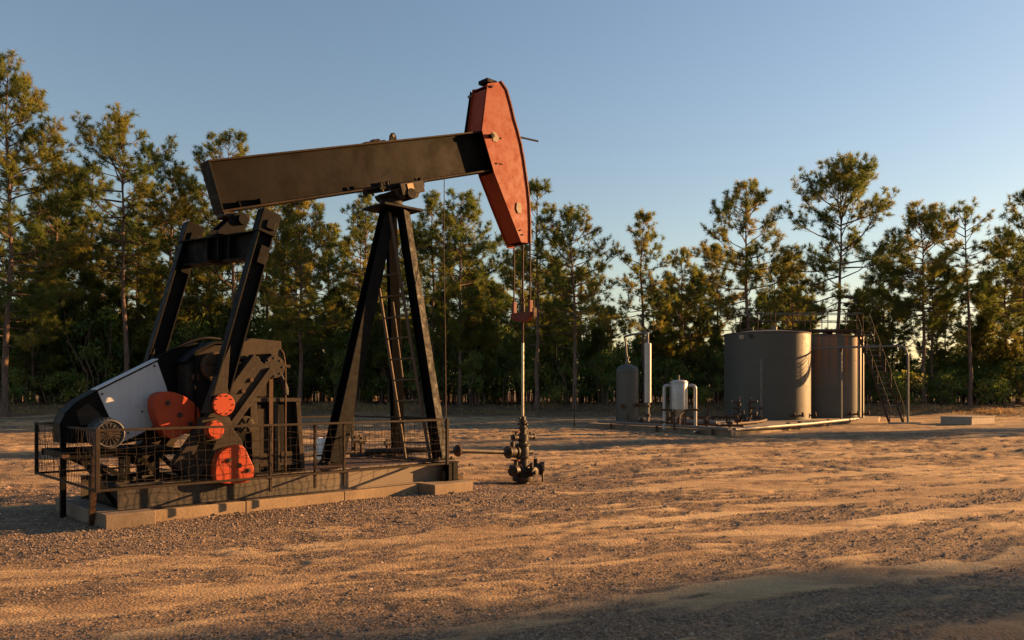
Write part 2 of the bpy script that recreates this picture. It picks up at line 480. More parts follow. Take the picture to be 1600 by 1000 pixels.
def height(x, y, full=False):
    x = np.asarray(x, float); y = np.asarray(y, float)
    g, rut, s, t, d, u, v = soil(x, y)
    z = 0.032 * fbm(s / 8, t / 3.2, 3, 1) + 0.012 * rut * np.clip(d / 8, 0.8, 1.6)
    z = z - 0.022 * g * np.clip(d / 9, 0.8, 2.2)
    amp = np.clip(d / 11, 0.75, 2.6)
    z = z + (0.32 + 0.68 * g) * amp * (0.030 * fbm(s / 0.55, t / 0.20, 3, 3) + 0.020 * fbm(s / 0.17, t / 0.085, 2, 23))
    z = z + 0.012 * amp * fbm(s / 0.9, t / 0.16, 2, 29)
    z = z + 0.07 * fbm(x / 7, y / 2.4, 3, 71) * sstep(13, 26, d)
    # flat under the machine and under the tank battery, worn hollow round the well
    m = sstep(1.2, 0.1, np.maximum(np.maximum(-0.7 - u, u - 5.4), np.maximum(-0.6 - v, v - 2.6)))
    z = z * (1 - 0.75 * m)
    wu, wv = u - 7.6, v - 0.9
    hollow = np.exp(-(wu ** 2 / 2.4 + wv ** 2 / 2.4))
    z = z * (1 - 0.5 * hollow) - 0.17 * hollow
    bx = np.maximum(np.maximum(3.5 - x, x - 27), np.maximum(33 - y, y - 51))
    z = z * (1 - 0.6 * sstep(2.0, 0, bx))
    b = sstep(0, 6.5, y - bank_line(x))
    z = z + b * 0.72 + b * 0.16 * fbm(x / 1.6, y / 1.2, 3, 90)
    z = np.where(d > 130, 0.5 + 0.35 * fbm(x / 60, y / 60, 2, 50), z)
    return (z, g) if full else z

def hz(x, y): return float(height(np.array([x]), np.array([y]))[0])

def make_ground():
    ang = np.concatenate([np.linspace(-180, -46, 46)[:-1], np.linspace(-46, -35, 30)[:-1], np.linspace(-35, 35, 410)[:-1], np.linspace(35, 46, 30)[:-1], np.linspace(46, 180, 46)[:-1]])
    rad = np.concatenate([[0.4, 1, 2, 3, 3.8], 4.3 * np.exp(np.arange(0, 450) * 0.0063)])
    rad = np.concatenate([rad, rad[-1] * np.exp(np.arange(1, 46) * 0.075)])
    na, nr = len(ang), len(rad)
    A, D = np.meshgrid(np.radians(ang), rad)
    X = D * np.sin(A); Y = D * np.cos(A)
    Z, G = height(X, Y, True)
    co = np.stack([X, Y, Z], -1).reshape(-1, 3)
    co = np.vstack([co, [[0, 0, float(Z[0].mean())]]])
    i, j = np.meshgrid(np.arange(nr - 1), np.arange(na), indexing='ij')
    j2 = (j + 1) % na
    q = np.stack([i * na + j, i * na + j2, (i + 1) * na + j2, (i + 1) * na + j], -1).reshape(-1, 4)
    c = len(co) - 1
    tri = np.stack([np.full(na, c), (np.arange(na) + 1) % na, np.arange(na)], -1)
    me = bpy.data.meshes.new('ground')
    nl = q.size + tri.size
    me.vertices.add(len(co)); me.vertices.foreach_set('co', co.ravel())
    me.loops.add(nl); me.loops.foreach_set('vertex_index', np.concatenate([q[:, ::-1].ravel(), tri[:, ::-1].ravel()]).astype(np.int32))
    me.polygons.add(len(q) + len(tri))
    me.polygons.foreach_set('loop_start', np.concatenate([np.arange(len(q)) * 4, len(q) * 4 + np.arange(len(tri)) * 3]).astype(np.int32))
    me.update(calc_edges=True)
    uu, vv = to_uv(X, Y)
    oil = np.exp(-((uu - 7.5) ** 2 / 0.9 + (vv - 0.7) ** 2 / 0.8)) + 0.8 * np.exp(-((uu - 1.1) ** 2 / 0.5 + (vv + 0.35) ** 2 / 0.10))
    oil = sstep(0.25, 0.75, oil * (1 + 1.6 * fbm(X / 0.35, Y / 0.35, 3, 83)))
    ao = me.attributes.new('oil', 'FLOAT', 'POINT')
    ao.data.foreach_set('value', np.append(oil.ravel(), 0).astype(np.float32))
    at = me.attributes.new('soil', 'FLOAT', 'POINT')
    at.data.foreach_set('value', np.append(G.ravel(), 0.5).astype(np.float32))
    me.shade_smooth()
    return me

def ground_mat():
    m, nt, b = new_mat('sandy_yard_soil')
    pos = N(nt, 'ShaderNodeNewGeometry').outputs['Position']
    rot = mapping(nt, pos, (0.30, 1.0, 1.0), (0, 0, -R(23)))
    big = noise(nt, mapping(nt, pos, (0.4, 1, 1), (0, 0, -R(18))), 0.32, 5, 0.6, 0.3)
    mid = noise(nt, rot, 2.3, 6, 0.66, 0.4)
    fine = noise(nt, pos, 28, 5, 0.7)
    peb = N(nt, 'ShaderNodeTexVoronoi'); peb.inputs['Scale'].default_value = 42; nt.links.new(pos, peb.inputs['Vector'])
    c = ramp(nt, big, [(0.34, (0.29, 0.19, 0.098)), (0.50, (0.40, 0.272, 0.140)), (0.64, (0.49, 0.345, 0.180))])
    c = mix(nt, ramp(nt, mid, [(0.42, (0.75,) * 3), (0.53, (0, 0, 0))]), c, (0.20, 0.125, 0.070))
    c = mix(nt, ramp(nt, fine, [(0.34, (0.6,) * 3), (0.47, (0, 0, 0))]), c, (0.20, 0.13, 0.078))
    # loose gravel
    gcol = ramp(nt, peb.outputs['Color'], [(0.15, (0.065, 0.044, 0.027)), (0.55, (0.165, 0.113, 0.068)), (0.9, (0.30, 0.21, 0.13))])
    gcol = mix(nt, ramp(nt, mid, [(0.48, (0, 0, 0)), (0.62, (0.5,) * 3)]), gcol, (0.27, 0.175, 0.10))
    at = N(nt, 'ShaderNodeAttribute'); at.attribute_name = 'soil'
    jit = N(nt, 'ShaderNodeMath', operation='MULTIPLY_ADD'); nt.links.new(fine, jit.inputs[0]); jit.inputs[1].default_value = 0.5; nt.links.new(at.outputs['Fac'], jit.inputs[2])
    gfac = ramp(nt, jit.outputs[0], [(0.40, (0, 0, 0)), (0.95, (0.92,) * 3)])
    c = mix(nt, gfac, c, gcol)
    # oil spilled round the well and under the cranks
    ol = N(nt, 'ShaderNodeAttribute'); ol.attribute_name = 'oil'
    om = N(nt, 'ShaderNodeMath', operation='MULTIPLY'); nt.links.new(ol.outputs['Fac'], om.inputs[0]); om.inputs[1].default_value = 0.7
    c = mix(nt, om.outputs[0], c, (0.055, 0.036, 0.024))
    # leaf litter on the bank under the trees
    sx = N(nt, 'ShaderNodeSeparateXYZ'); nt.links.new(pos, sx.inputs[0])
    bk = N(nt, 'ShaderNodeMapRange'); bk.inputs['From Min'].default_value = 51.5; bk.inputs['From Max'].default_value = 55.0
    wv = noise(nt, pos, 0.25, 3, 0.6)
    ad = N(nt, 'ShaderNodeMath', operation='MULTIPLY_ADD'); nt.links.new(wv, ad.inputs[0]); ad.inputs[1].default_value = 6.0; nt.links.new(sx.outputs['Y'], ad.inputs[2])
    sb = N(nt, 'ShaderNodeMath', operation='SUBTRACT'); nt.links.new(ad.outputs[0], sb.inputs[0]); sb.inputs[1].default_value = 3.0
    nt.links.new(sb.outputs[0], bk.inputs['Value'])
    lit = ramp(nt, noise(nt, pos, 3.5, 6, 0.7), [(0.35, (0.055, 0.040, 0.024)), (0.65, (0.20, 0.125, 0.062))])
    c = mix(nt, bk.outputs[0], c, lit)
    nt.links.new(c, b.inputs['Base Color'])
    b.inputs['Roughness'].default_value = 0.95
    b.inputs['Specular IOR Level'].default_value = 0.15
    h1 = N(nt, 'ShaderNodeMath', operation='MULTIPLY_ADD'); nt.links.new(peb.outputs['Distance'], h1.inputs[0]); h1.inputs[1].default_value = -0.5; nt.links.new(fine, h1.inputs[2])
    b1 = N(nt, 'ShaderNodeBump', Strength=0.9, Distance=0.02)
    nt.links.new(h1.outputs[0], b1.inputs['Height'])
    b2 = N(nt, 'ShaderNodeBump', Strength=0.7, Distance=0.05)
    nt.links.new(mid, b2.inputs['Height']); nt.links.new(b1.outputs[0], b2.inputs['Normal'])
    nt.links.new(b2.outputs[0], b.inputs['Normal'])
    return m

ground = link_mesh('ground', make_ground(), ground_mat())
ground['kind'] = 'structure'
ground['label'] = 'sandy orange dirt yard with wheel ruts and gravel'

def raw_mesh(name, co, tris, tint=None, quads=False, smooth=False):
    k = 4 if quads else 3
    me = bpy.data.meshes.new(name)
    me.vertices.add(len(co)); me.vertices.foreach_set('co', np.ascontiguousarray(co, np.float32).ravel())
    me.loops.add(tris.size); me.loops.foreach_set('vertex_index', np.ascontiguousarray(tris, np.int32).ravel())
    me.polygons.add(len(tris)); me.polygons.foreach_set('loop_start', (np.arange(len(tris)) * k).astype(np.int32))
    me.update(calc_edges=True)
    if tint is not None:
        at = me.attributes.new('tint', 'FLOAT', 'POINT')
        at.data.foreach_set('value', np.ascontiguousarray(tint, np.float32))
    if smooth: me.shade_smooth()
    return me

def stones(n_near, n_band):
    """loose stones and clods on the yard: thick round the machine's foundation, thinner elsewhere"""
    a = RNG.uniform(-R(34), R(34), n_near)
    d = 4.6 * np.exp(RNG.random(n_near) ** 1.15 * math.log(24 / 4.6))
    x = d * np.sin(a); y = d * np.cos(a)
    keep = soil(x, y)[0] > RNG.uniform(0.15, 0.95, n_near)
    x, y = x[keep], y[keep]
    u = RNG.uniform(-1.5, 6.2, n_band); v = -np.abs(RNG.normal(0, 1.35, n_band)) - 0.02
    v = np.where(RNG.random(n_band) < 0.1, RNG.uniform(0, 2.6, n_band), v)
    bx, by = from_uv(u, v)
    x = np.concatenate([x, bx]); y = np.concatenate([y, by])
    n = len(x)
    r = 0.0064 * np.exp(RNG.normal(0, 0.38, n)) * np.concatenate([np.ones(n - n_band), np.full(n_band, 0.85)]) * np.clip(np.hypot(x, y) / 9, 0.7, 1.9)
    r = np.where(RNG.random(n) < 0.01, r * 1.9, r)
    base = np.array([[1, 0, 0], [0, 1, 0], [-1, 0, 0], [0, -1, 0], [0, 0, 1]], float)
    fac = np.array([[0, 1, 4], [1, 2, 4], [2, 3, 4], [3, 0, 4]])
    ang = RNG.uniform(0, 2 * math.pi, n)
    co = base[None] * (1 + RNG.uniform(-0.35, 0.35, (n, 5, 3)))
    co = co * np.stack([r * RNG.uniform(0.9, 2.0, n), r, r * RNG.uniform(0.7, 1.25, n)], -1)[:, None]
    ca, sa = np.cos(ang)[:, None], np.sin(ang)[:, None]
    X = co[..., 0] * ca - co[..., 1] * sa; Y = co[..., 0] * sa + co[..., 1] * ca
    Zg = height(x, y)
    out = np.stack([X + x[:, None], Y + y[:, None], co[..., 2] + Zg[:, None] + 0.25 * r[:, None]], -1).reshape(-1, 3)
    tr = (fac[None] + (np.arange(n) * 5)[:, None, None]).reshape(-1, 3)
    return raw_mesh('gravel', out, tr, np.repeat(RNG.random(n), 5))

def stone_mat():
    m, nt, b = new_mat('gravel_stone')
    at = N(nt, 'ShaderNodeAttribute'); at.attribute_name = 'tint'
    c = ramp(nt, at.outputs['Fac'], [(0.0, (0.07, 0.048, 0.034)), (0.5, (0.19, 0.13, 0.085)), (1.0, (0.34, 0.24, 0.16))])
    nt.links.new(c, b.inputs['Base Color']); b.inputs['Roughness'].default_value = 0.9
    return m
gr = link_mesh('gravel', stones(96000, 24000), stone_mat())
gr['kind'] = 'stuff'
gr['label'] = 'loose gravel and clods strewn over the dirt yard'
gr['category'] = 'gravel'
# ------------------------------------------------------------------ pines
def tubes_np(paths, n=5):
    """paths: list of (pts (k,3), radii (k)) -> verts, quads"""
    V = []; Q = []; off = 0
    cs = np.array([[math.cos(2 * math.pi * i / n), math.sin(2 * math.pi * i / n)] for i in range(n)])
    for pts, rad in paths:
        k = len(pts)
        d = np.gradient(pts, axis=0); d /= np.linalg.norm(d, axis=1)[:, None] + 1e-9
        ref = np.where(np.abs(d[:, 2:3]) > 0.9, np.array([[1.0, 0, 0]]), np.array([[0, 0, 1.0]]))
        a = np.cross(d, ref); a /= np.linalg.norm(a, axis=1)[:, None] + 1e-9
        b = np.cross(d, a)
        ring = pts[:, None] + (a[:, None] * cs[None, :, :1] + b[:, None] * cs[None, :, 1:]) * rad[:, None, None]
        V.append(ring.reshape(-1, 3))
        i, j = np.meshgrid(np.arange(k - 1), np.arange(n), indexing='ij')
        j2 = (j + 1) % n
        Q.append((np.stack([i * n + j, i * n + j2, (i + 1) * n + j2, (i + 1) * n + j], -1) + off).reshape(-1, 4))
        off += k * n
    return np.vstack(V), np.vstack(Q)

def needle_mesh(name, pos, dirs, tint, rng, per=18, ln=0.24, wd=0.024, spread=1.15):
    """a tuft of needles at each shoot tip: thin triangles fanning out round the shoot's direction"""
    n = len(pos)
    P = np.repeat(pos, per, 0); D = np.repeat(dirs, per, 0)
    m = n * per
    rnd = rng.normal(size=(m, 3)); rnd /= np.linalg.norm(rnd, axis=1)[:, None]
    nd = D + rnd * spread; nd /= np.linalg.norm(nd, axis=1)[:, None] + 1e-9
    L = ln * rng.uniform(0.65, 1.2, m)[:, None]
    base = P - D * rng.uniform(0, 0.16, m)[:, None]
    side = np.cross(nd, rng.normal(size=(m, 3))); side /= np.linalg.norm(side, axis=1)[:, None] + 1e-9
    w = wd * rng.uniform(0.7, 1.3, m)[:, None]
    tip = base + nd * L + np.array([0, 0, -0.02])
    co = np.stack([base + side * w * 0.75, base - side * w * 0.75, tip], 1).reshape(-1, 3)
    t = np.repeat(tint, per) + rng.normal(0, 0.06, m)
    return raw_mesh(name, co, np.arange(m * 3).reshape(-1, 3), np.repeat(t, 3))

def pine_meshes(seed, H, base=0.45, width=3.2, top=0.8, dens=1.0, per=18, lean=0.0, shape='round', wd=0.019, ln=0.33, dead=9, r0=None):
    rng = np.random.default_rng(seed)
    r0 = r0 or 0.07 + H * 0.0062
    k = 14
    tz = np.linspace(0, 1, k)
    bend = np.cumsum(rng.normal(0, 0.06, (k, 2)), 0) * (H / 20) + np.outer(tz, [lean * H, rng.normal(0, 0.01) * H])
    tp = np.column_stack([bend, tz * H]); tp[0, :2] = 0
    tr = r0 * (1 - 0.9 * tz ** 1.15); tr[0] *= 1.35
    def at(z): return np.array([np.interp(z, tp[:, 2], tp[:, 0]), np.interp(z, tp[:, 2], tp[:, 1]), z])
    paths = [(np.vstack([[0, 0, -0.5], tp]), np.concatenate([[tr[0]], tr]))]
    tpos = []; tdir = []; ttint = []
    def limb(z, az, L, el, dead_=False, thick=1.0):
        nseg = 6
        p = at(z); pts = [p]
        e = el; a = az
        st = L / (nseg - 1)
        for i in range(nseg - 1):
            e2 = e + (0.16 if i > 1 else -0.03) * rng.uniform(0.3, 1.5)
            e = e2; a += rng.normal(0, 0.13)
            p = p + st * np.array([math.cos(a) * math.cos(e), math.sin(a) * math.cos(e), math.sin(e)])
            pts.append(p)
        pts = np.array(pts)
        rr = np.linspace(0.016 + 0.0125 * L, 0.010, nseg) * thick
        paths.append((pts, rr))
        if dead_: return
        lt = rng.uniform(0.15, 0.75)
        # shoots along the outer part, each splitting once more
        nb = max(4, int(L * 4.4 * dens))
        for i in range(nb):
            f = rng.uniform(0.30, 1.0) ** 0.8 * (nseg - 1)
            i0 = min(int(f), nseg - 2); fr = f - i0
            q = pts[i0] * (1 - fr) + pts[i0 + 1] * fr
            dd = pts[i0 + 1] - pts[i0]; dd /= np.linalg.norm(dd)
            sl = (0.30 + 0.30 * L * (1 - f / (nseg - 1) * 0.55)) * rng.uniform(0.5, 1.1)
            sl = min(sl, 1.35)
            sd = dd * 0.8 + rng.normal(0, 0.6, 3) * np.array([1, 1, 0.55]) + np.array([0, 0, 0.28]); sd /= np.linalg.norm(sd)
            e1 = q + sd * sl
            paths.append((np.array([q, q + sd * sl * 0.5 + np.array([0, 0, -0.03]), e1]), np.array([0.014, 0.010, 0.006])))
            for g in range(int(3 + sl * 4.2)):
                ff = 1.0 if g == 0 else rng.uniform(0.35, 1.0)
                jd = sd + rng.normal(0, 0.55, 3) + np.array([0, 0, 0.25]); jd /= np.linalg.norm(jd)
                off = 0 if g == 0 else rng.uniform(0.08, 0.30)
                tpos.append(q + sd * sl * ff + jd * off); tdir.append(jd); ttint.append(lt + rng.normal(0, 0.13))
    zb = base * H
    z = zb
    while z < H * 0.985:
        t = (z - zb) / (H - zb)
        if shape == 'round': prof = math.sin(math.pi * min(1, 0.17 + t * 0.80)) ** 0.75
        elif shape == 'cone': prof = (1 - t) ** 0.55 * (0.60 + 0.40 * min(1, t * 5))
        else: prof = (0.55 + 0.45 * math.sin(math.pi * t)) * (1 - t ** 4)
        prof = max(prof, 0.14 + 0.1 * (1 - t))
        nbr = rng.integers(2, 5) if t < 0.9 else rng.integers(3, 5)
        a0 = rng.uniform(0, 6.28)
        for b_ in range(nbr):
            if rng.random() < 0.14: continue
            L = 1.22 * width * prof * rng.uniform(0.6, 1.12)
            el = -0.10 + t * 0.95 + rng.normal(0, 0.13)
            limb(z + rng.uniform(-0.12, 0.12), a0 + b_ * 6.28 / nbr + rng.normal(0, 0.3), max(L, 0.45), el)
        z += (0.62 - 0.22 * t) * rng.uniform(0.75, 1.25) * (H / 19) / max(0.55, dens) ** 0.5
    for g in range(4):
        d_ = np.array([rng.normal(0, .3), rng.normal(0, .3), 1.0]); d_ /= np.linalg.norm(d_)
        tpos.append(tp[-1] + d_ * 0.1 * g); tdir.append(d_); ttint.append(0.5)
    for g in range(dead):
        limb(rng.uniform(base * 0.45, base) * H, rng.uniform(0, 6.28), rng.uniform(0.4, 1.8), rng.uniform(-0.15, 0.3), True, 0.6)
    V, Q = tubes_np(paths[:1], 7)
    V2, Q2 = tubes_np(paths[1:], 3)
    Q2 = Q2 + len(V); V = np.vstack([V, V2]); Q = np.vstack([Q, Q2])
    trunk = raw_mesh('trunk', V, Q, None, True, True)
    trunk.materials.append(M['bark'])
    crown = needle_mesh('crown', np.array(tpos), np.array(tdir), np.array(ttint), rng, per, ln, wd)
    crown.materials.append(M['needle'])
    return trunk, crown

def px_to_world(px, Y): return (px - 800) / 1244.0 * Y

def plant_pine(meshes, x, y, label, group, scale=1.0, rz=0.0, sink=0.1):
    t = thing('pine_tree', label, 'pine tree', (x, y, hz(x, y) - sink), rz, group)
    t.scale = (scale,) * 3
    link_mesh('trunk', meshes[0], None, t)
    link_mesh('crown', meshes[1], None, t)
    return t

GROUP_FRONT = 'pines standing out along the front of the treeline'
# trunk column, top row (photo), distance, crown start, crown width, density, shape, lean, label
HEROES = [
 (8, 78, 52, .20, 4.3, 1.25, 'col', 0.0, 'tallest dense pine cut off by the left edge of the photo'),
 (88, 228, 61, .42, 2.7, 1.0, 'round', 0.0, 'slim pine just right of the big pine at the left edge'),
 (141, 236, 64, .46, 2.4, .9, 'round', 0.0, 'thin straight pine left of the tall round-topped pine'),
 (197, 160, 57, .47, 4.1, 1.05, 'round', 0.005, 'tall round-topped pine rising alone above the left treeline'),
 (262, 240, 60, .42, 2.9, .95, 'round', 0.0, 'sunlit pine between the tall round-topped pine and the beam end'),
 (358, 190, 60, .40, 3.3, .9, 'round', 0.0, 'pine whose top pokes up over the rear of the walking beam'),
 (468, 296, 57, .30, 2.9, 1.15, 'round', 0.0, 'golden lit pine below the middle of the walking beam'),
 (572, 290, 62, .34, 2.6, .7, 'col', 0.0, 'sparse dark pine just left of the tower post'),
 (672, 292, 60, .28, 2.5, 1.0, 'col', 0.0, 'pine directly right of the tower top below the beam'),
 (718, 282, 59, .32, 3.2, 1.15, 'round', 0.0, 'full crowned pine below the horse head beside the thin cable'),
 (838, 262, 56, .30, 3.2, .85, 'cone', 0.0, 'pine with spire top just right of the horse head'),
 (898, 314, 55, .42, 3.2, .75, 'round', 0.004, 'open crowned pine with long rising limbs right of the rod'),
 (1009, 318, 60, .40, 2.9, .85, 'cone', 0.0, 'airy pine rising behind the silver stack pipe'),
 (1064, 376, 63, .28, 2.5, .9, 'cone', 0.0, 'shorter pine behind the small silver vessel'),
 (1122, 372, 66, .30, 2.2, .8, 'cone', 0.0, 'small pine between the silver vessel and the left tank'),
 (1168, 270, 58, .42, 3.7, 1.1, 'cone', 0.0, 'broad dark pine rising behind the left tank'),
 (1307, 250, 57, .42, 4.2, 1.0, 'round', 0.0, 'tallest pine on the right rising behind the two tanks'),
 (1243, 380, 66, .30, 2.4, .9, 'cone', 0.0, 'shorter pine filling the gap between the two tank pines'),
 (1381, 396, 64, .34, 2.3, .9, 'round', 0.0, 'short pine left of the dark pine by the overhead pipe'),
 (1444, 320, 58, .46, 3.1, 1.15, 'round', 0.0, 'dense dark pine right of the stairs with paired trunks'),
 (1516, 304, 57, .52, 2.5, .55, 'round', 0.0, 'tall sparse pine against pale sky near the right edge'),
 (1568, 356, 62, .36, 2.8, 1.05, 'cone', 0.0, 'golden pine between the sparse pine and the right edge'),
 (1606, 284, 56, .36, 3.2, 1.0, 'cone', 0.0, 'dark pine cut off by the right edge of the photo'),
 (1455, 392, 61, .5, 2.1, .8, 'round', 0.0, 'second trunk pine close behind the dense dark pine'),
]
for i, (px, ty, Y, base, wdt, dn, shp, ln_, lab) in enumerate(HEROES):
    x = px_to_world(px, Y)
    g = hz(x, Y)
    H = 1.65 + (612 - ty) / 1244.0 * Y - g
    plant_pine(pine_meshes(100 + i, H * {'col': 0.975, 'cone': 0.94, 'round': 0.925}[shp], base, wdt, dens=dn, shape=shp, lean=ln_, per=15), x, Y, lab, GROUP_FRONT, 1.0, 0.0)

VAR = [pine_meshes(300 + i, h, b, w, dens=d, shape=s, per=12, wd=0.028, ln=0.33) for i, (h, b, w, d, s) in enumerate((
    (15.5, .38, 2.5, .9, 'round'), (17, .45, 2.8, .9, 'round'), (13, .30, 2.3, 1.0, 'cone'), (16, .50, 2.2, .75, 'round'), (12, .25, 2.4, 1.0, 'col'), (18.5, .48, 3.0, .95, 'round'), (7.5, .06, 1.9, 1.25, 'cone'), (9.5, .10, 2.1, 1.15, 'col')))]
VARH = (15.5, 17, 13, 16, 12, 18.5, 7.5, 9.5)
def bgtop(px):
    """how high the second and third rows of pines reach across the photo (image row)"""
    return float(np.interp(px, [0, 100, 300, 400, 640, 760, 900, 960, 1100, 1240, 1380, 1500, 1600], [300, 300, 320, 330, 360, 380, 400, 440, 420, 400, 430, 450, 410]))
def shrub_top(px):
    return float(np.interp(px, [-100, 0, 150, 300, 420, 560, 700, 860, 960, 1130, 1250, 1370, 1480, 1600, 1700], [470, 474, 482, 488, 505, 500, 512, 515, 528, 535, 540, 562, 555, 545, 545]))

rb = random.Random(5)
SHORT = ['big pine at the left edge', 'slim pine near the left edge', 'thin straight pine', 'tall round-topped pine', 'sunlit pine by the beam end', 'pine over the beam rear',
         'golden pine under the beam', 'sparse pine left of the tower', 'pine right of the tower top', 'full pine by the thin cable', 'spire-topped pine by the horse head', 'open-crowned pine right of the rod',
         'airy pine behind the stack', 'short pine behind the silver vessel', 'small pine left of the left tank', 'broad dark pine behind the left tank', 'tallest right-hand pine', 'pine between the tank pines',
         'short pine left of the overhead pipe', 'dense dark pine by the stairs', 'tall sparse pine', 'golden pine by the right edge', 'dark pine at the right edge', 'paired-trunk pine']
USED = set()
def bg_label(px, row):
    order = sorted(range(len(HEROES)), key=lambda q: abs(HEROES[q][0] - px))
    for q in order:
        for kind in ('slender', 'thin', 'slight'):
            lab = '%s %s pine just %s of the %s' % (kind, ('second-row', 'third-row', 'rearmost')[row], 'right' if px > HEROES[q][0] else 'left', SHORT[q])
            if lab not in USED:
                USED.add(lab); return lab
k = 0
for row, (Y0, n, drop) in enumerate(((67, 24, 20), (73, 20, 45), (80, 15, 70))):
    for i in range(n):
        px = -60 + 1720 * (i + rb.uniform(0.1, 0.9)) / n
        Y = Y0 + rb.uniform(-3, 3)
        ty = bgtop(px) + drop + rb.uniform(-35, 40)
        x = px_to_world(px, Y)
        H = 1.65 + (612 - ty) / 1244.0 * Y - hz(x, Y)
        v = min(range(6), key=lambda q: abs(VARH[q] - H) + rb.uniform(0, 4))
        plant_pine(VAR[v], x, Y, bg_label(px, row), 'background pines behind the front row', H / VARH[v], rb.uniform(0, 6.28))
        k += 1

# young pines in the thicket
for i in range(34):
    px = -40 + 1690 * (i + rb.uniform(0.1, 0.9)) / 34
    Y = rb.choice((59.5, 62, 65, 69)) + rb.uniform(-1, 1)
    ty = shrub_top(px) - rb.uniform(2, 58)
    x = px_to_world(px, Y)
    H = 1.65 + (612 - ty) / 1244.0 * Y - hz(x, Y)
    v = rb.choice((6, 7))
    q = min(range(len(HEROES)), key=lambda q_: abs(HEROES[q_][0] - px))
    for kind in ('young low pine', 'small bushy young pine', 'low feathery young pine', 'stubby young pine'):
        lab = '%s %s the %s' % (kind, 'right of' if px > HEROES[q][0] else 'left of', SHORT[q])
        if lab not in USED: break
    USED.add(lab)
    plant_pine(VAR[v], x, Y, lab, 'young pines in the thicket', H / VARH[v], rb.uniform(0, 6.28))

# the wood goes on past both edges of the photo
for i in range(26):
    left = i < 19
    px = rb.uniform(-620, -70) if left else rb.uniform(1690, 1860)
    Y = rb.uniform(57, 76) if left else rb.uniform(70, 80)
    x = px_to_world(px, Y)
    v = rb.choice((0, 1, 3, 5, 6, 7))
    plant_pine(VAR[v], x, Y, 'pine of the treeline past the %s edge of the photo' % ('left' if left else 'right'), 'treeline pines past the %s edge of the photo' % ('left' if left else 'right'), rb.uniform(0.9, 1.1), rb.uniform(0, 6.28))

# the wood goes on round the right side of the clearing, outside the photo; its shade falls over the near ground
for i in range(18):
    x = rb.uniform(48, 84); y = rb.uniform(2, 24.2) + (x - 52) * 0.383
    v = rb.choice((0, 1, 3, 5))
    plant_pine(VAR[v], x, y, 'pine of the wood along the right side of the clearing', 'pines right of the clearing outside the photo', rb.uniform(0.9, 1.12) * 18.5 / VARH[v], rb.uniform(0, 6.28))
for (x, y) in ((61, 49), (70, 51)):
    plant_pine(VAR[0], x, y, 'pine of the wood along the right side of the clearing', 'pines right of the clearing outside the photo', rb.uniform(1.0, 1.15), rb.uniform(0, 6.28))

# ------------------------------------------------------------------ undergrowth
def leaf_cloud(rng, n, c, rad, size, shell=0.55, drop=0.0):
    d = rng.normal(size=(n, 3)); d /= np.linalg.norm(d, axis=1)[:, None]
    r = (shell + (1 - shell) * rng.random(n)) ** 0.7
    p = d * r[:, None] * np.asarray(rad) * (1 + 0.25 * rng.normal(size=(n, 1)) * 0.6) + np.asarray(c)
    nrm = d * 0.5 + rng.normal(size=(n, 3)) * 0.8; nrm /= np.linalg.norm(nrm, axis=1)[:, None]
    a = np.cross(nrm, rng.normal(size=(n, 3))); a /= np.linalg.norm(a, axis=1)[:, None]
    b = np.cross(nrm, a)
    s = size * rng.uniform(0.6, 1.35, n)[:, None]
    return np.stack([p - a * s, p + b * s * 0.42, p + a * s, p - b * s * 0.42], 1)

def shrub_parts(seed, h, w, n_clump=34, per=48, size=0.10, open_=0.0):
    rng = np.random.default_rng(seed)
    leaves = []; tints = []; paths = []
    ns = max(5, int(w * 3.2))
    for i in range(ns):
        x0, y0 = rng.normal(0, w * 0.28, 2)
        top = h * rng.uniform(0.55, 1.0)
        pts = np.array([[x0, y0, -0.3], [x0 * 1.1 + rng.normal(0, .08), y0 * 1.1, top * .35], [x0 * 1.5 + rng.normal(0, .2), y0 * 1.4 + rng.normal(0, .15), top * .7], [x0 * 1.8 + rng.normal(0, .3), y0 * 1.6, top]])
        paths.append((pts, np.array([0.035, 0.028, 0.018, 0.008]) * (0.7 + h / 6)))
    for i in range(n_clump):
        t = rng.random() ** 0.8
        z = h * (0.12 + open_ * 0.2 + 0.86 * t)
        rr = w * (0.62 if t < 0.7 else 0.62 * (1.25 - t) / 0.55) * math.sqrt(rng.random())
        a = rng.uniform(0, 6.28)
        cr = rng.uniform(0.28, 0.62) * (0.6 + h / 9)
        leaves.append(leaf_cloud(rng, per, (math.cos(a) * rr, math.sin(a) * rr, z), (cr, cr, cr * 0.75), size, 0.3))
        tints.append(np.repeat(np.clip(rng.normal(0.38, 0.22), 0, 1.05) + rng.normal(0, 0.10, per), 4))
    V, Q = tubes_np(paths, 4)
    L = np.concatenate(leaves).reshape(-1, 3)
    return V, Q, L, np.concatenate(tints)

SH = [shrub_parts(500 + i, 1.0 * h, w, nc, 46, 0.10) for i, (h, w, nc) in enumerate(((4.2, 2.2, 44), (3.6, 2.6, 44), (5.0, 2.0, 46), (3.0, 2.0, 34), (4.6, 2.6, 52), (2.4, 1.9, 30)))]
SHH = (4.2, 3.6, 5.0, 3.0, 4.6, 2.4)
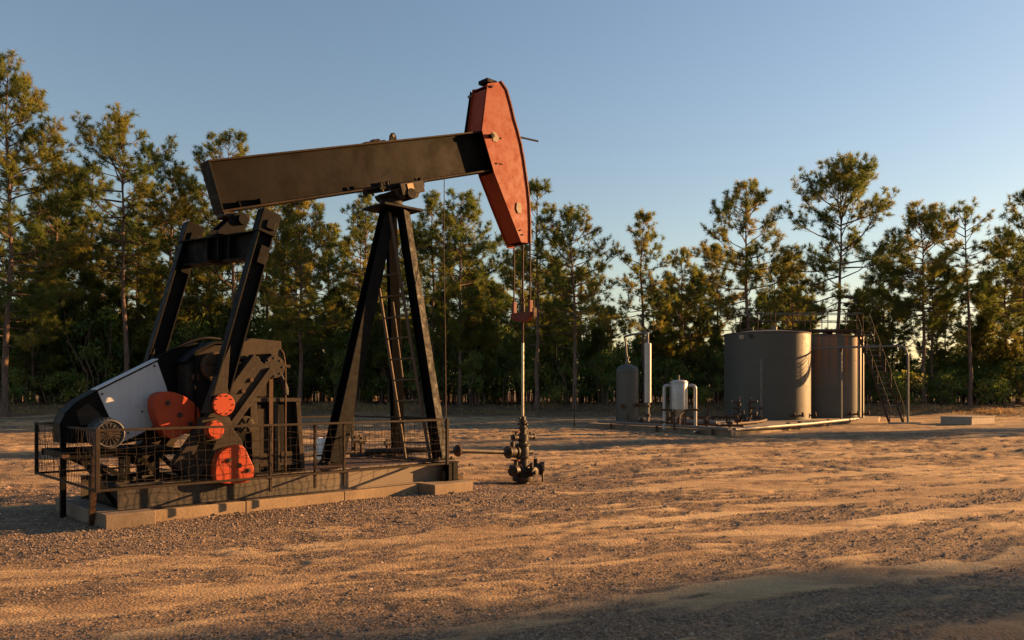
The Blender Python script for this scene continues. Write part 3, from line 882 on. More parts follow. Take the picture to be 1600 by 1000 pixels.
# the thicket itself cannot be counted: one mass
mv = []; mq = []; lv = []; lt = []; off = 0
rs = random.Random(21)
for row, (Y0, n, low) in enumerate(((60.5, 46, 16), (63.5, 44, 5), (67.5, 42, -2), (73, 40, 4), (80, 30, 6), (92, 28, 2))):
    for i in range(n + 5):
        px = -90 + 1780 * (i + rs.uniform(0.05, 0.95)) / n
        if i >= n: px = rs.uniform(-560, -90)
        Y = Y0 + rs.uniform(-1.6, 1.6)
        ty = shrub_top(px) + low + rs.uniform(-12, 26)
        x = px_to_world(px, Y); g = hz(x, Y)
        H = max(1.8, 1.65 + (612 - ty) / 1244.0 * Y - g)
        v = rs.randrange(6); s = H / SHH[v]; sw = 0.65 + 0.35 * s
        V, Q, L, T = SH[v]
        a = rs.uniform(0, 6.28); ca, sa = math.cos(a), math.sin(a)
        Rm = np.array([[ca * sw, -sa * sw, 0], [sa * sw, ca * sw, 0], [0, 0, s]])
        mv.append(V @ Rm.T + np.array([x, Y, g])); mq.append(Q + off); off += len(V)
        if row > 2:
            sel = np.repeat(RNG.random(len(L) // 4) < (0.42 if row < 5 else 0.28), 4)
            L, T = L[sel], T[sel]
        lv.append(L @ Rm.T + np.array([x, Y, g])); lt.append(T + rs.uniform(-0.2, 0.2))
tk = thing('undergrowth', 'dark leafy thicket filling the wood beneath the pines', 'undergrowth')
tk['kind'] = 'stuff'
o = link_mesh('stems', raw_mesh('stems', np.vstack(mv), np.vstack(mq), None, True, True), 'bark', tk); o['kind'] = 'stuff'
Lall = np.vstack(lv)
o = link_mesh('leaves', raw_mesh('leaves', Lall, np.arange(len(Lall)).reshape(-1, 4), np.concatenate(lt), True), 'leaf', tk); o['kind'] = 'stuff'

# bushes that stand out in front of the thicket
def bush_mesh(seed, h, w, nc, per, size, open_=0.0):
    V, Q, L, T = shrub_parts(seed, h, w, nc, per, size, open_)
    st = raw_mesh('stems', V, Q, None, True, True); st.materials.append(M['bark'])
    lf = raw_mesh('leaves', L, np.arange(len(L)).reshape(-1, 4), T, True); lf.materials.append(M['leaf'])
    return st, lf
BUSH = [bush_mesh(700, 2.2, 1.5, 26, 40, 0.09), bush_mesh(701, 1.4, 1.3, 20, 40, 0.08), bush_mesh(702, 3.2, 1.3, 22, 40, 0.09, 1.0), bush_mesh(703, 1.9, 1.9, 30, 40, 0.09)]
def plant_bush(v, px, Y, label, group=None, s=1.0):
    x = px_to_world(px, Y)
    t = thing('bush', label, 'bush', (x, Y, hz(x, Y) - 0.05), rs.uniform(0, 6.28), group)
    t.scale = (s,) * 3
    link_mesh('stems', BUSH[v][0], None, t); link_mesh('leaves', BUSH[v][1], None, t)
plant_bush(2, 742, 57, 'slender yellow-green sapling behind the thin cable, left of the rod')
plant_bush(0, 668, 57.6, 'low bush at the wood edge between tower and thin cable')
plant_bush(2, 1132, 57.5, 'leafy bush at the wood edge left of the left tank', None, 1.0)
plant_bush(3, 1408, 56.8, 'rounded bush behind the stairs below the dense dark pine', None, 1.25)
plant_bush(3, 1552, 57.2, 'wide bush at the wood edge near the right edge')
plant_bush(0, 1478, 57.4, 'bush below the sparse pine right of the overhead pipe')
plant_bush(3, 105, 57.5, 'bush at the wood edge above the belt guard nose', None, 1.2)
plant_bush(0, 30, 57, 'bush at the wood edge by the left edge of the photo', None, 1.2)
plant_bush(2, 540, 57.6, 'leafy bush behind the lower part of the tower rear leg')
plant_bush(1, 870, 57, 'small bush at the wood edge right of the rod')
plant_bush(2, 945, 57.8, 'tall thin bush left of the grey separator')
plant_bush(1, 1095, 57.3, 'small bush right of the silver vessel at the wood edge')

# dry grass and fallen twigs along the bank
def grass_mesh(n):
    rng = np.random.default_rng(77)
    x = rng.uniform(-44, 46, n); y = bank_line(x) + 2.0 + np.abs(rng.normal(0, 2.6, n))
    keep = fbm(x / 2.5, y / 1.5, 3, 61) + rng.uniform(-.2, .2, n) > 0.06
    x, y = x[keep], y[keep]; n = len(x)
    z = height(x, y)
    h = rng.uniform(0.06, 0.24, n) * (1 + 0.6 * (rng.random(n) < 0.08))
    a = rng.uniform(0, 6.28, n); w = 0.012 + 0.012 * rng.random(n)
    lean = rng.normal(0, 0.5, (n, 2))
    b0 = np.column_stack([x - np.cos(a) * w, y - np.sin(a) * w, z - 0.02]); b1 = np.column_stack([x + np.cos(a) * w, y + np.sin(a) * w, z - 0.02])
    tp = np.column_stack([x + lean[:, 0] * h, y + lean[:, 1] * h, z + h])
    co = np.stack([b0, b1, tp], 1).reshape(-1, 3)
    return raw_mesh('dry_grass', co, np.arange(n * 3).reshape(-1, 3), np.repeat(rng.random(n), 3))
g = link_mesh('dry_grass', grass_mesh(52000), 'drygrass')
g['kind'] = 'stuff'; g['label'] = 'dry yellow grass along the bank under the trees'; g['category'] = 'grass'

# ------------------------------------------------------------------ foundation
def uvz(u, v, z=0.0):
    x, y = from_uv(u, v); return (x, y, z)

def slab(name, u0, u1, v0, v1, z1, label, mat='concrete', z0=-0.25, bev=0.015):
    o = MB().bb(0, u1 - u0, 0, v1 - v0, z0, z1).build(name, mat, None, bevel=bev)
    o.location = uvz(u0, v0); o.rotation_euler = (0, 0, AX)
    return tag(o, label, 'concrete slab')
fnd = thing('foundation_strip', 'long low concrete strip under the near side of the pump jack skid', 'concrete slab', uvz(0, 0), AX)
us = [0.16, 1.42, 2.98, 4.38]
for i in range(3):
    MB().bb(us[i] + 0.002, us[i + 1] - 0.002, 0.0, 1.8, -0.25, 0.140).build('concrete_block', 'concrete', fnd, bevel=0.012)
slab('foundation_pad', -0.44, 0.155, -0.2, 2.0, 0.165, 'concrete pad sticking out under the rear end of the skid', 'concrete_grey')
slab('foundation_pad', 4.39, 5.2, -0.40, 2.2, 0.155, 'concrete pad under the tower end of the skid nearest the well', 'concrete')

# ------------------------------------------------------------------ pump jack
PJ = thing('pump_jack', 'large black oil pump jack with orange-red horse head and counterweights', 'pump jack', uvz(0, 0), AX)
C = 0.9

# skid
sk = MB().ibeam((-0.2, 0.135, 0.315), (5.12, 0.135, 0.315), 0.15, 0.335, 0.018).build('skid_base', 'skid', PJ, bevel=0.004)
MB().ibeam((-0.2, 1.665, 0.315), (5.12, 1.665, 0.315), 0.15, 0.335, 0.018).build('sill_beam', 'skid', sk)
for u in (-0.12, 0.95, 2.0, 2.75, 3.35):
    MB().ibeam((u, 0.212, 0.31), (u, 1.588, 0.31), 0.12, 0.28, 0.014).build('cross_member', 'black', sk)
fb = MB().ibeam((5.02, -0.12, 0.31), (5.02, 1.92, 0.31), 0.26, 0.325, 0.02)
fb.bb(4.92, 5.12, 0.02, 0.04, 0.17, 0.452); fb.bb(4.92, 5.12, -0.11, -0.09, 0.17, 0.452)
fb.build('cross_member', 'black', sk, bevel=0.003)
MB().bb(4.84, 4.885, -0.06, 0.045, 0.156, 0.33).build('bracket', 'dusty', sk)
MB().bb(5.155, 5.32, 0.0, 0.16, 0.06, 0.22).build('bracket', 'rust', sk)
dk = MB().bb(2.52, 4.86, 0.215, 1.585, 0.462, 0.474)
dk.build('deck_plate', 'rust', sk)
for u in np.arange(0.3, 4.7, 0.52):
    MB().bb(u, u + 0.014, 0.062, 0.125, 0.168, 0.462).build('web_stiffener', 'skid', sk) if 2.0 < u < 2.1 else None
MB().bb(0.36, 2.35, 0.045, 0.09, 0.4915, 0.503).build('walk_strip', 'black', sk)
MB().bb(2.62, 2.95, 0.035, 0.115, 0.4915, 0.503).build('walk_strip', 'black', sk)

# tower
def leg(foot, head, w, h, up, s1=0.8):
    m = MB()
    a, b, t = w / 2, h / 2, 0.02
    m.sweep(foot, head, [(-a, -b), (a, -b), (a, -b + t), (t / 2, -b + t), (t / 2, b - t), (a, b - t), (a, b), (-a, b), (-a, b - t), (-t / 2, b - t), (-t / 2, -b + t), (-a, -b + t)], up, s1)
    o = m.build('leg', 'black', PJ, bevel=0.003)
    f = Vector(foot)
    MB().box((f.x, f.y, 0.4935), (0.36, 0.32, 0.022)).build('foot_plate', 'black', o)
    for dx in (-0.14, 0.14):
        for dy in (-0.12, 0.12):
            MB().cyl((f.x + dx, f.y + dy, 0.5), (f.x + dx, f.y + dy, 0.54), 0.022, 6).build('bolt', 'rust', o)
    return o
leg((3.31, C, 0.5), (4.40, C, 4.77), 0.27, 0.29, (0, 1, 0), 0.72)
leg((5.05, 0.27, 0.5), (4.56, 0.70, 4.77), 0.20, 0.21, (0.3, -1, 0), 0.8)
leg((5.06, 1.53, 0.5), (4.60, 1.10, 4.77), 0.20, 0.21, (0.3, 1, 0), 0.8)
MB().bb(4.10, 4.90, 0.56, 1.24, 4.77, 4.81).build('top_plate', 'black', PJ, bevel=0.004)
for z, t in ((2.5, 0.5), (1.15, 0.86)):
    k = (z - 0.5) / 4.27
    a0 = 0.27 + (0.70 - 0.27) * k; a1 = 1.53 + (1.10 - 1.53) * k; uu = 5.05 - 0.47 * k
    MB().angle((uu, a0 + 0.03, z), (uu, a1 - 0.03, z), 0.06, 0.008).build('tower_brace', 'black', PJ) if z < 1.5 else None

# ladder between the two front legs
ld = MB().tube([(4.93, 0.42, 0.50), (4.36, 0.80, 4.70)], 0.028, 8).build('ladder', 'ladder', PJ, 60)
MB().tube([(4.84, 1.00, 0.46), (4.42, 1.20, 3.45)], 0.026, 8).build('ladder_rail', 'ladder', ld, 60)
for i in range(9):
    z = 0.78 + 0.362 * i
    k = (z - 0.5) / 4.2; j = (z - 0.46) / 2.99
    p = Vector((4.93, 0.42, 0)).lerp(Vector((4.36, 0.80, 0)), k); p.z = z
    q = Vector((4.84, 1.00, 0)).lerp(Vector((4.42, 1.20, 0)), min(j, 1.12)); q.z = z - 0.02
    if i == 8: q = p.lerp(q, 0.75)
    MB().tube([p, q], 0.017, 6).build('rung', 'ladder', ld, 60)
MB().tube([(4.66, 0.84, 1.9), (4.50, 0.90, 3.2)], 0.014, 6).build('ladder_rail', 'ladder', ld, 60)

# saddle bearing
bdir = Vector((0.9565, 0, 0.2917)); bup = Vector((-0.2917, 0, 0.9565))
Rb = Matrix((bdir, (0, 1, 0), bup)).transposed()
def bp(s, t, v=C):
    """point of the walking beam: s along it from its rear end, t above its mid-line"""
    p = Vector((1.335, v, 4.615)) + bdir * s + bup * t
    return p
sd = MB().lathe((4.46, C, 4.81), [(0.27, 0), (0.27, 0.03), (0.20, 0.06), (0.19, 0.12), (0.24, 0.17), (0.24, 0.2)], 20).build('saddle_bearing', 'grime', PJ, 40)
ms = MB()
cs = bp(3.28, -0.46)
ms.prism_uz([(cs.x - 0.30, cs.z - 0.09), (cs.x + 0.30, cs.z + 0.09), (cs.x + 0.22, cs.z - 0.12), (cs.x + 0.14, cs.z - 0.16), (cs.x - 0.16, cs.z - 0.20), (cs.x - 0.25, cs.z - 0.16)], 0.60, 1.20)
ms.build('bearing_housing', 'grime', sd, bevel=0.012)
MB().box(bp(3.22, -0.392), (0.98, 0.52, 0.05), Rb).build('saddle_plate', 'black', sd, bevel=0.005)
MB().box(bp(3.33, -0.47, 0.565), (0.50, 0.05, 0.20), Rb).build('bearing_cap', 'grime', sd, bevel=0.01)
MB().box(bp(3.28, -0.46, 0.532), (0.125, 0.012, 0.125), Rb).build('name_plate', 'brass', sd)
MB().cyl((cs.x + 0.02, 0.52, cs.z - 0.10), (cs.x + 0.02, 1.28, cs.z - 0.10), 0.085, 18).build('trunnion', 'black', sd, 40)
for ds in (-0.44, -0.30, 0.30, 0.44):
    for v in (0.66, 1.14):
        p = bp(3.22 + ds, -0.365, v)
        MB().cyl(p - bup * 0.09, p + bup * 0.06, 0.02, 6).build('bolt', 'rust', sd)
MB().box(bp(3.58, -0.40, 0.60), (0.06, 0.08, 0.16), Rb).build('lug', 'black', sd)

# walking beam
BL = 5.62
wb = MB().box(bp(BL / 2, 0), (BL, 0.022, 0.694), Rb).build('walking_beam', 'beam', PJ)
MB().box(bp(BL / 2, 0.3595), (BL + 0.04, 0.30, 0.025), Rb).build('top_flange', 'flange', wb, bevel=0.003)
MB().box(bp(BL / 2, -0.3595), (BL + 0.04, 0.30, 0.025), Rb).build('bottom_flange', 'flange', wb, bevel=0.003)
MB().box(bp(-0.012, 0), (0.022, 0.30, 0.692), Rb).build('end_plate', 'black', wb, bevel=0.003)
for s in (0.28, 0.62):
    for sg in (-1, 1):
        MB().box(bp(s, -0.30, C + sg * 0.075), (0.016, 0.125, 0.09), Rb).build('stiffener', 'beam', wb)
mlug = MB()
pl = bp(3.42, 0.374)
mlug.prism_uz([(pl.x - 0.075, pl.z - 0.025), (pl.x + 0.075, pl.z + 0.02), (pl.x + 0.06, pl.z + 0.10), (pl.x + 0.02, pl.z + 0.15), (pl.x - 0.03, pl.z + 0.14), (pl.x - 0.06, pl.z + 0.09)], C - 0.02, C + 0.02)
mlug.build('lifting_lug', 'black', wb, bevel=0.004)
MB().cyl((pl.x, C - 0.03, pl.z + 0.09), (pl.x, C + 0.03, pl.z + 0.09), 0.026, 12).build('lug_bush', 'galv', wb, 40)
MB().box(bp(3.0, 0.388), (0.42, 0.16, 0.028), Rb).build('clamp_plate', 'black', wb, bevel=0.004)
MB().box(bp(3.05, 0.42), (0.14, 0.10, 0.03), Rb).build('clamp_block', 'black', wb, bevel=0.004)

# horse head
near = [(6.49, 7.44), (6.81, 7.56), (6.97, 7.43), (7.17, 6.91), (7.35, 6.48), (7.48, 5.93), (7.58, 5.34), (7.60, 4.58), (7.37, 4.57), (7.01, 5.18), (6.66, 5.79), (6.35, 6.53)]
arc = []
fr = near[2:8]
for i in range(len(fr) - 1):
    for t in (0, 0.5):
        arc.append((fr[i][0] * (1 - t) + fr[i + 1][0] * t + (0.008 if t else 0), fr[i][1] * (1 - t) + fr[i + 1][1] * t))
arc.append(fr[-1])
outline = near[:2] + arc + near[8:]
hh = MB().prism_uz(outline, 0.678, 0.70).build('horse_head', 'headorange', PJ, bevel=0.003)
MB().prism_uz(outline, 1.10, 1.122).build('side_plate', 'headorange', hh, bevel=0.003)
mr = MB()
rear = [(7.39, 4.585), (7.03, 5.195), (6.68, 5.805)]
def strip(m, pts, v0, v1, th, out):
    for i in range(len(pts) - 1):
        (x0, z0), (x1, z1) = pts[i], pts[i + 1]
        d = Vector((x1 - x0, 0, z1 - z0)).normalized(); n = Vector((-d.z, 0, d.x)) * out * th
        m.add([(x0, v0, z0), (x1, v0, z1), (x1, v1, z1), (x0, v1, z0), (x0 + n.x, v0, z0 + n.z), (x1 + n.x, v0, z1 + n.z), (x1 + n.x, v1, z1 + n.z), (x0 + n.x, v1, z0 + n.z)],
              [(0, 1, 2, 3), (7, 6, 5, 4), (0, 4, 5, 1), (1, 5, 6, 2), (2, 6, 7, 3), (3, 7, 4, 0)])
strip(mr, rear, 0.702, 1.098, 0.016, -1)
mr.build('rear_plate', 'headorange', hh)
mr2 = MB(); strip(mr2, [(6.37, 6.53), (6.50, 7.36)], 0.74, 1.098, 0.016, -1)
mr2.build('rear_plate', 'headorange', hh)
mt = MB(); strip(mt, [(6.50, 7.425), (6.80, 7.54)], 0.702, 1.098, 0.016, -1)
mt.build('top_plate', 'headorange', hh)
mf = MB(); strip(mf, [(p[0] + 0.002, p[1]) for p in [near[1]] + arc], 0.655, 1.145, 0.03, 1)
mf.build('front_plate', 'redbrown', hh)
MB().bb(6.52, 6.78, 0.72, 0.98, 7.50, 7.575).build('top_cap', 'black', hh, bevel=0.01)
MB().prism_uz([(6.30, 6.56), (6.36, 6.54), (6.50, 7.38), (6.45, 7.40)], 1.125, 1.14).build('hinge_plate', 'black', hh)
MB().cyl((6.44, 1.10, 7.30), (6.44, 1.165, 7.30), 0.03, 10).build('hinge_pin', 'galv', hh, 40)
MB().cyl((6.58, 0.678, 7.40), (6.58, 0.65, 7.40), 0.025, 8).build('bolt', 'black', hh)
hp = [(7.24, 5.32), (7.34, 5.33), (7.37, 5.24), (7.36, 5.13), (7.27, 5.12), (7.22, 5.20)]
MB().prism_uz(hp, 0.660, 0.677).build('hatch_patch', 'cream', hh, bevel=0.004)
MB().cyl((6.56, 0.60, 6.46), (6.56, 0.677, 6.46), 0.042, 14).build('pivot_pin', 'black', hh, 40)
MB().prism_uz([(6.60, 6.55), (6.70, 6.57), (6.78, 6.47), (6.72, 6.38), (6.62, 6.39)], 0.668, 0.677).build('wear_patch', 'cream', hh, bevel=0.003)
for (bu, bz) in ((6.72, 5.98), (7.40, 4.72), (7.34, 4.80), (6.82, 6.48)):
    MB().cyl((bu, 0.66, bz), (bu, 0.677, bz), 0.016, 6).build('bolt', 'black', hh)
MB().bb(6.80, 6.87, 0.664, 0.677, 5.985, 6.0).build('bolt', 'black', hh)
MB().tube([(7.30, C, 6.70), (8.06, C, 6.745)], 0.02, 8).build('wireline_pin', 'black', hh, 60)
MB().tube([(7.40, 1.0, 6.50), (7.62, 1.0, 6.50)], 0.018, 8).build('wireline_pin', 'rust', hh, 60)
MB().prism_uz([(7.40, 4.515), (7.57, 4.525), (7.59, 4.575), (7.38, 4.565)], 1.10, 1.122).build('toe_plate', 'headorange', hh)

# equalizer and its bearing under the beam's tail
en = Vector((1.66, 0.15, 3.72)); ef = Vector((1.24, 1.68, 3.73))
eq = MB().ibeam(en, ef, 0.20, 0.38, 0.02).build('equalizer', 'black', PJ, bevel=0.004)
ed = (ef - en).normalized(); es = Vector((-ed.y, ed.x, 0))
for k in (0.30, 0.45, 0.60):
    p = en.lerp(ef, k)
    for s in (-1, 1):
        MB().box(p + es * s * 0.055, (0.09, 0.016, 0.338), Matrix.Rotation(math.atan2(es.y, es.x), 3, 'Z')).build('rib', 'black', eq)
mc = (en + ef) / 2
eb = MB().box((mc.x + 0.06, C, 3.93), (0.36, 0.44, 0.03)).build('equalizer_bearing', 'black', PJ, bevel=0.004)
for v in (0.74, 1.06):
    m = MB(); m.prism_uz([(1.32, 3.945), (1.70, 3.945), (1.78, 4.10), (1.80, 4.22), (1.74, 4.285), (1.62, 4.27), (1.52, 4.16)], v - 0.02, v + 0.02)
    m.build('clevis_plate', 'black', eb, bevel=0.004)
MB().cyl((1.70, 0.66, 4.17), (1.70, 1.14, 4.17), 0.075, 18).build('pin', 'black', eb, 40)
MB().bb(1.44, 1.86, 0.78, 1.02, 4.19, 4.285).build('bearing_block', 'grime', eb, bevel=0.015)
MB().lathe((mc.x, C, 3.50), [(0.05, 0), (0.14, 0.02), (0.19, 0.05)], 16).build('belly_plate', 'black', eb, 40)

# pitman arms
def pitman(v, du, lo=1.5):
    top = Vector((1.765 + du, v, 4.05)); bot = Vector((1.04 + du, v, lo))
    d = (top - bot).normalized(); n = Vector((d.z, 0, -d.x))
    a, b, t = 0.085, 0.115, 0.020
    m = MB().sweep(bot, top, [(-b, -a), (-b + t, -a), (-b + t, -t / 2), (b - t, -t / 2), (b - t, -a), (b, -a), (b, a), (b - t, a), (b - t, t / 2), (-b + t, t / 2), (-b + t, a), (-b, a)], (0, 1, 0))
    o = m.build('pitman_arm', 'black', PJ, bevel=0.003)
    MB().box(top + Vector((0, 0, 0)) - d * 0.02, (0.27, 0.20, 0.34), Matrix((n, (0, 1, 0), d)).transposed()).build('head_block', 'black', o, bevel=0.006)
    MB().box(top - d * 0.06 + n * 0.02 - Vector((0, 0.115, 0)), (0.14, 0.03, 0.12), Matrix((n, (0, 1, 0), d)).transposed()).build('pin_block', 'black', o, bevel=0.01)
    MB().box(top - d * 0.50 + n * 0.03 - Vector((0, 0.095, 0)), (0.12, 0.02, 0.26), Matrix((n, (0, 1, 0), d)).transposed()).build('cover_plate', 'black', o, bevel=0.004)
    g = MB(); g.prism_uz([(1.20 + du, 2.30), (1.16 + du, 1.72), (1.22 + du, 1.42), (0.84 + du, 1.36), (0.95 + du, 1.66), (1.08 + du, 2.02)], v - 0.08, v + 0.06)
    g.build('foot_gusset', 'dusty', o, bevel=0.006)
    return o
pitman(0.07, 0.0)
pitman(1.70, -0.42)

# cranks and counterweights
def crank(v0, v1, du=0.0, name='crank_arm'):
    a = Vector((0.66 + du, 0, 0.58)); b = Vector((1.78 + du, 0, 2.06))
    d = (b - a).normalized(); n = Vector((-d.z, 0, d.x))
    def q(s, t): p = a + d * s + n * t; return (p.x, p.z)
    L = (b - a).length
    m = MB(); m.prism_uz([q(0, -0.15), q(L, -0.15), q(L, 0.15), q(0, 0.15)], v0 + 0.05, v1)
    o = m.build(name, 'dusty', PJ, bevel=0.006)
    for t0, t1 in ((-0.20, -0.10), (0.07, 0.20)):
        MB().prism_uz([q(-0.02, t0), q(L, t0), q(L, t1), q(-0.02, t1)], v0, v1 + 0.03).build('rack_rail', 'dusty', o, bevel=0.008)
    for s in (0.25, 0.5, 1.35, 1.55):
        p = a + d * s
        MB().cyl((p.x, v0 + 0.06, p.z), (p.x, v0 + 0.015, p.z), 0.03, 6).build('bolt', 'rust', o)
    return o
crank(0.165, 0.30)
crank(1.42, 1.60, -0.15)
br = MB(); br.prism_uz([(1.12, 1.16), (1.27, 1.17), (1.42, 0.98), (1.50, 0.66), (1.40, 0.60), (0.98, 0.52), (0.90, 0.62), (1.02, 0.90)], 0.126, 0.163)
br = br.build('weight_bracket', 'dusty', PJ, bevel=0.01)
def smooth_poly(p, n=2):
    for _ in range(n):
        q = []
        for i in range(len(p)):
            a, b = p[i], p[(i + 1) % len(p)]
            q += [(a[0] * .75 + b[0] * .25, a[1] * .75 + b[1] * .25), (a[0] * .25 + b[0] * .75, a[1] * .25 + b[1] * .75)]
        p = q
    return p
cw1 = [(0.985, 0.76), (1.06, 0.86), (1.20, 0.905), (1.36, 0.935), (1.47, 0.70), (1.535, 0.56), (1.48, 0.41), (1.25, 0.395), (0.98, 0.43), (0.96, 0.56)]
w1 = MB().prism_uz(smooth_poly(cw1), -0.06, 0.098).build('counterweight', 'orange', PJ, bevel=0.012)
w1['label'] = 'lower orange counterweight with bolt holes at the end of the near crank'
for (x, z, r) in ((1.155, 0.725, 0.034), (1.30, 0.645, 0.034), (1.43, 0.57, 0.03)):
    MB().cyl((x, -0.075, z), (x, -0.058, z), r, 10).build('bolt', 'iron', w1)
    MB().cyl((x, -0.10, z), (x, -0.074, z), r * 0.5, 6).build('nut', 'iron', w1)
rim = smooth_poly([(x * 1.0 + 0.03, z + 0.0) for x, z in cw1])
MB().prism_uz(rim, 0.0985, 0.125).build('back_flange', 'dusty', w1, bevel=0.006)
cw2 = [(0.33, 1.36), (0.32, 1.58), (0.44, 1.66), (0.64, 1.64), (0.90, 1.48), (0.96, 1.30), (0.88, 1.14), (0.62, 1.03), (0.50, 1.02), (0.42, 1.14)]
w2 = MB().prism_uz(smooth_poly(cw2), 0.36, 0.62).build('counterweight', 'orange', PJ, bevel=0.014)
w2['label'] = 'thick rounded orange counterweight beside the white belt guard panel'
for (x, z) in ((0.50, 1.50), (0.66, 1.335), (0.80, 1.21)):
    MB().cyl((x, 0.345, z), (x, 0.362, z), 0.034, 10).build('bolt', 'iron', w2)
    MB().cyl((x, 0.33, z), (x, 0.346, z), 0.018, 6).build('nut', 'iron', w2)
wc = MB().cyl((1.09, -0.06, 1.475), (1.09, 0.03, 1.475), 0.15, 36).build('wrist_pin_cover', 'orange', PJ, 40, 0.006)
for k in range(10):
    a = 2 * math.pi * k / 10
    MB().cyl((1.09 + 0.125 * math.cos(a), -0.072, 1.475 + 0.125 * math.sin(a)), (1.09 + 0.125 * math.cos(a), -0.058, 1.475 + 0.125 * math.sin(a)), 0.009, 6).build('bolt', 'iron', wc)
MB().cyl((1.09, 0.03, 1.475), (1.09, 0.22, 1.475), 0.10, 20).build('wrist_pin', 'black', wc, 40)
w3 = MB().lathe((0.97, -0.08, 1.14), [(0.05, 0), (0.10, 0.0), (0.10, 0.03), (0.125, 0.035), (0.125, 0.11), (0.06, 0.115)], 24, (0, 1, 0)).build('crank_pin_cap', 'orange', PJ, 40)
for k in range(7):
    a = 2 * math.pi * k / 7 + .2
    MB().cyl((0.97 + 0.112 * math.cos(a), -0.06, 1.14 + 0.112 * math.sin(a)), (0.97 + 0.112 * math.cos(a), -0.03, 1.14 + 0.112 * math.sin(a)), 0.016, 6).build('bolt', 'redbrown', w3)
MB().prism_uz([(0.84, 1.30), (1.20, 1.31), (1.24, 1.22), (1.10, 1.00), (0.88, 0.98), (0.80, 1.12)], 0.036, 0.21).build('pin_plate', 'dusty', PJ, bevel=0.006)

# gear reducer
gh = MB(); gh.prism_uz([(0.78, 1.22), (0.78, 2.02), (0.92, 2.18), (1.15, 2.30), (1.52, 2.32), (2.05, 2.28), (2.05, 1.58), (1.55, 1.56), (1.50, 1.10), (0.95, 1.05)], 0.41, 1.30)
gr_ = gh.build('gear_reducer', 'grime', PJ, bevel=0.015)
MB().prism_uz([(1.50, 2.335), (1.66, 2.415), (2.13, 2.395), (2.13, 2.12), (1.98, 2.12), (1.96, 2.20), (1.72, 2.18), (1.68, 2.10), (1.50, 2.10)], 0.345, 0.407).build('top_cover', 'dusty', gr_, bevel=0.01)
MB().prism_uz([(1.50, 2.3345), (1.64, 2.417), (2.125, 2.398), (2.125, 2.30), (1.50, 2.31)], 0.412, 1.34).build('top_cover', 'dusty', gr_, bevel=0.01)
MB().prism_uz([(0.72, 2.06), (0.90, 2.22), (1.14, 2.345), (1.50, 2.365), (1.50, 2.335), (1.15, 2.315), (0.93, 2.19), (0.76, 2.03)], 0.37, 1.33).build('case_rim', 'black', gr_)
for (a, b) in ((0.88, 1.35), (0.88, 1.85), (1.35, 1.25), (1.42, 1.85)):
    MB().cyl((a, 0.37, b), (a, 0.412, b), 0.05, 8).build('bolt', 'rust', gr_)
for u0 in (0.86, 1.10, 1.34):
    MB().bb(u0, u0 + 0.03, 0.36, 0.408, 1.12, 2.15).build('case_rib', 'black', gr_)
bd = MB().lathe((1.14, 0.27, 2.0), [(0.19, 0), (0.20, 0.01), (0.20, 0.12), (0.17, 0.125)], 24, (0, 1, 0)).build('brake_drum', 'rust', PJ, 40)
for k in range(5):
    a = 2 * math.pi * k / 5 + .3
    MB().bar((1.14 + 0.04 * math.cos(a), 0.265, 2.0 + 0.04 * math.sin(a)), (1.14 + 0.17 * math.cos(a), 0.265, 2.0 + 0.17 * math.sin(a)), 0.03, 0.05, (0, 1, 0)).build('spoke', 'dusty', bd)
MB().cyl((1.14, 0.24, 2.0), (1.14, 0.30, 2.0), 0.06, 14).build('hub', 'dusty', bd, 40)
MB().cyl((1.14, 0.38, 2.0), (1.14, 0.42, 2.0), 0.06, 14).build('shaft', 'black', bd, 40)
MB().prism_uz([(1.18, 2.16), (1.34, 2.22), (1.36, 2.12), (1.24, 2.04)], 0.275, 0.35).build('brake_shoe', 'dusty', bd, bevel=0.004)
MB().prism_uz([(1.02, 1.84), (1.12, 1.72), (1.26, 1.82), (1.18, 1.86)], 0.275, 0.35).build('brake_shoe', 'dusty', bd, bevel=0.004)
dr = MB().cyl((1.98, 0.26, 2.01), (1.98, 0.62, 2.01), 0.165, 28).build('shaft_drum', 'dusty', PJ, 40, 0.008)
for k in range(8):
    a = 2 * math.pi * k / 8
    MB().cyl((1.98 + 0.13 * math.cos(a), 0.245, 2.01 + 0.13 * math.sin(a)), (1.98 + 0.13 * math.cos(a), 0.262, 2.01 + 0.13 * math.sin(a)), 0.014, 6).build('bolt', 'iron', dr)
bc = MB().lathe((1.575, 0.30, 1.18), [(0.04, 0), (0.09, 0), (0.10, 0.01), (0.125, 0.015), (0.125, 0.12), (0.07, 0.125), (0.07, 0.30)], 26, (0, 1, 0)).build('bearing_cap', 'dusty', PJ, 40)
for k in range(6):
    a = 2 * math.pi * k / 6
    MB().bar((1.575 + 0.03 * math.cos(a), 0.295, 1.18 + 0.03 * math.sin(a)), (1.575 + 0.115 * math.cos(a), 0.295, 1.18 + 0.115 * math.sin(a)), 0.012, 0.02, (0, 1, 0)).build('web_rib', 'dusty', bc)
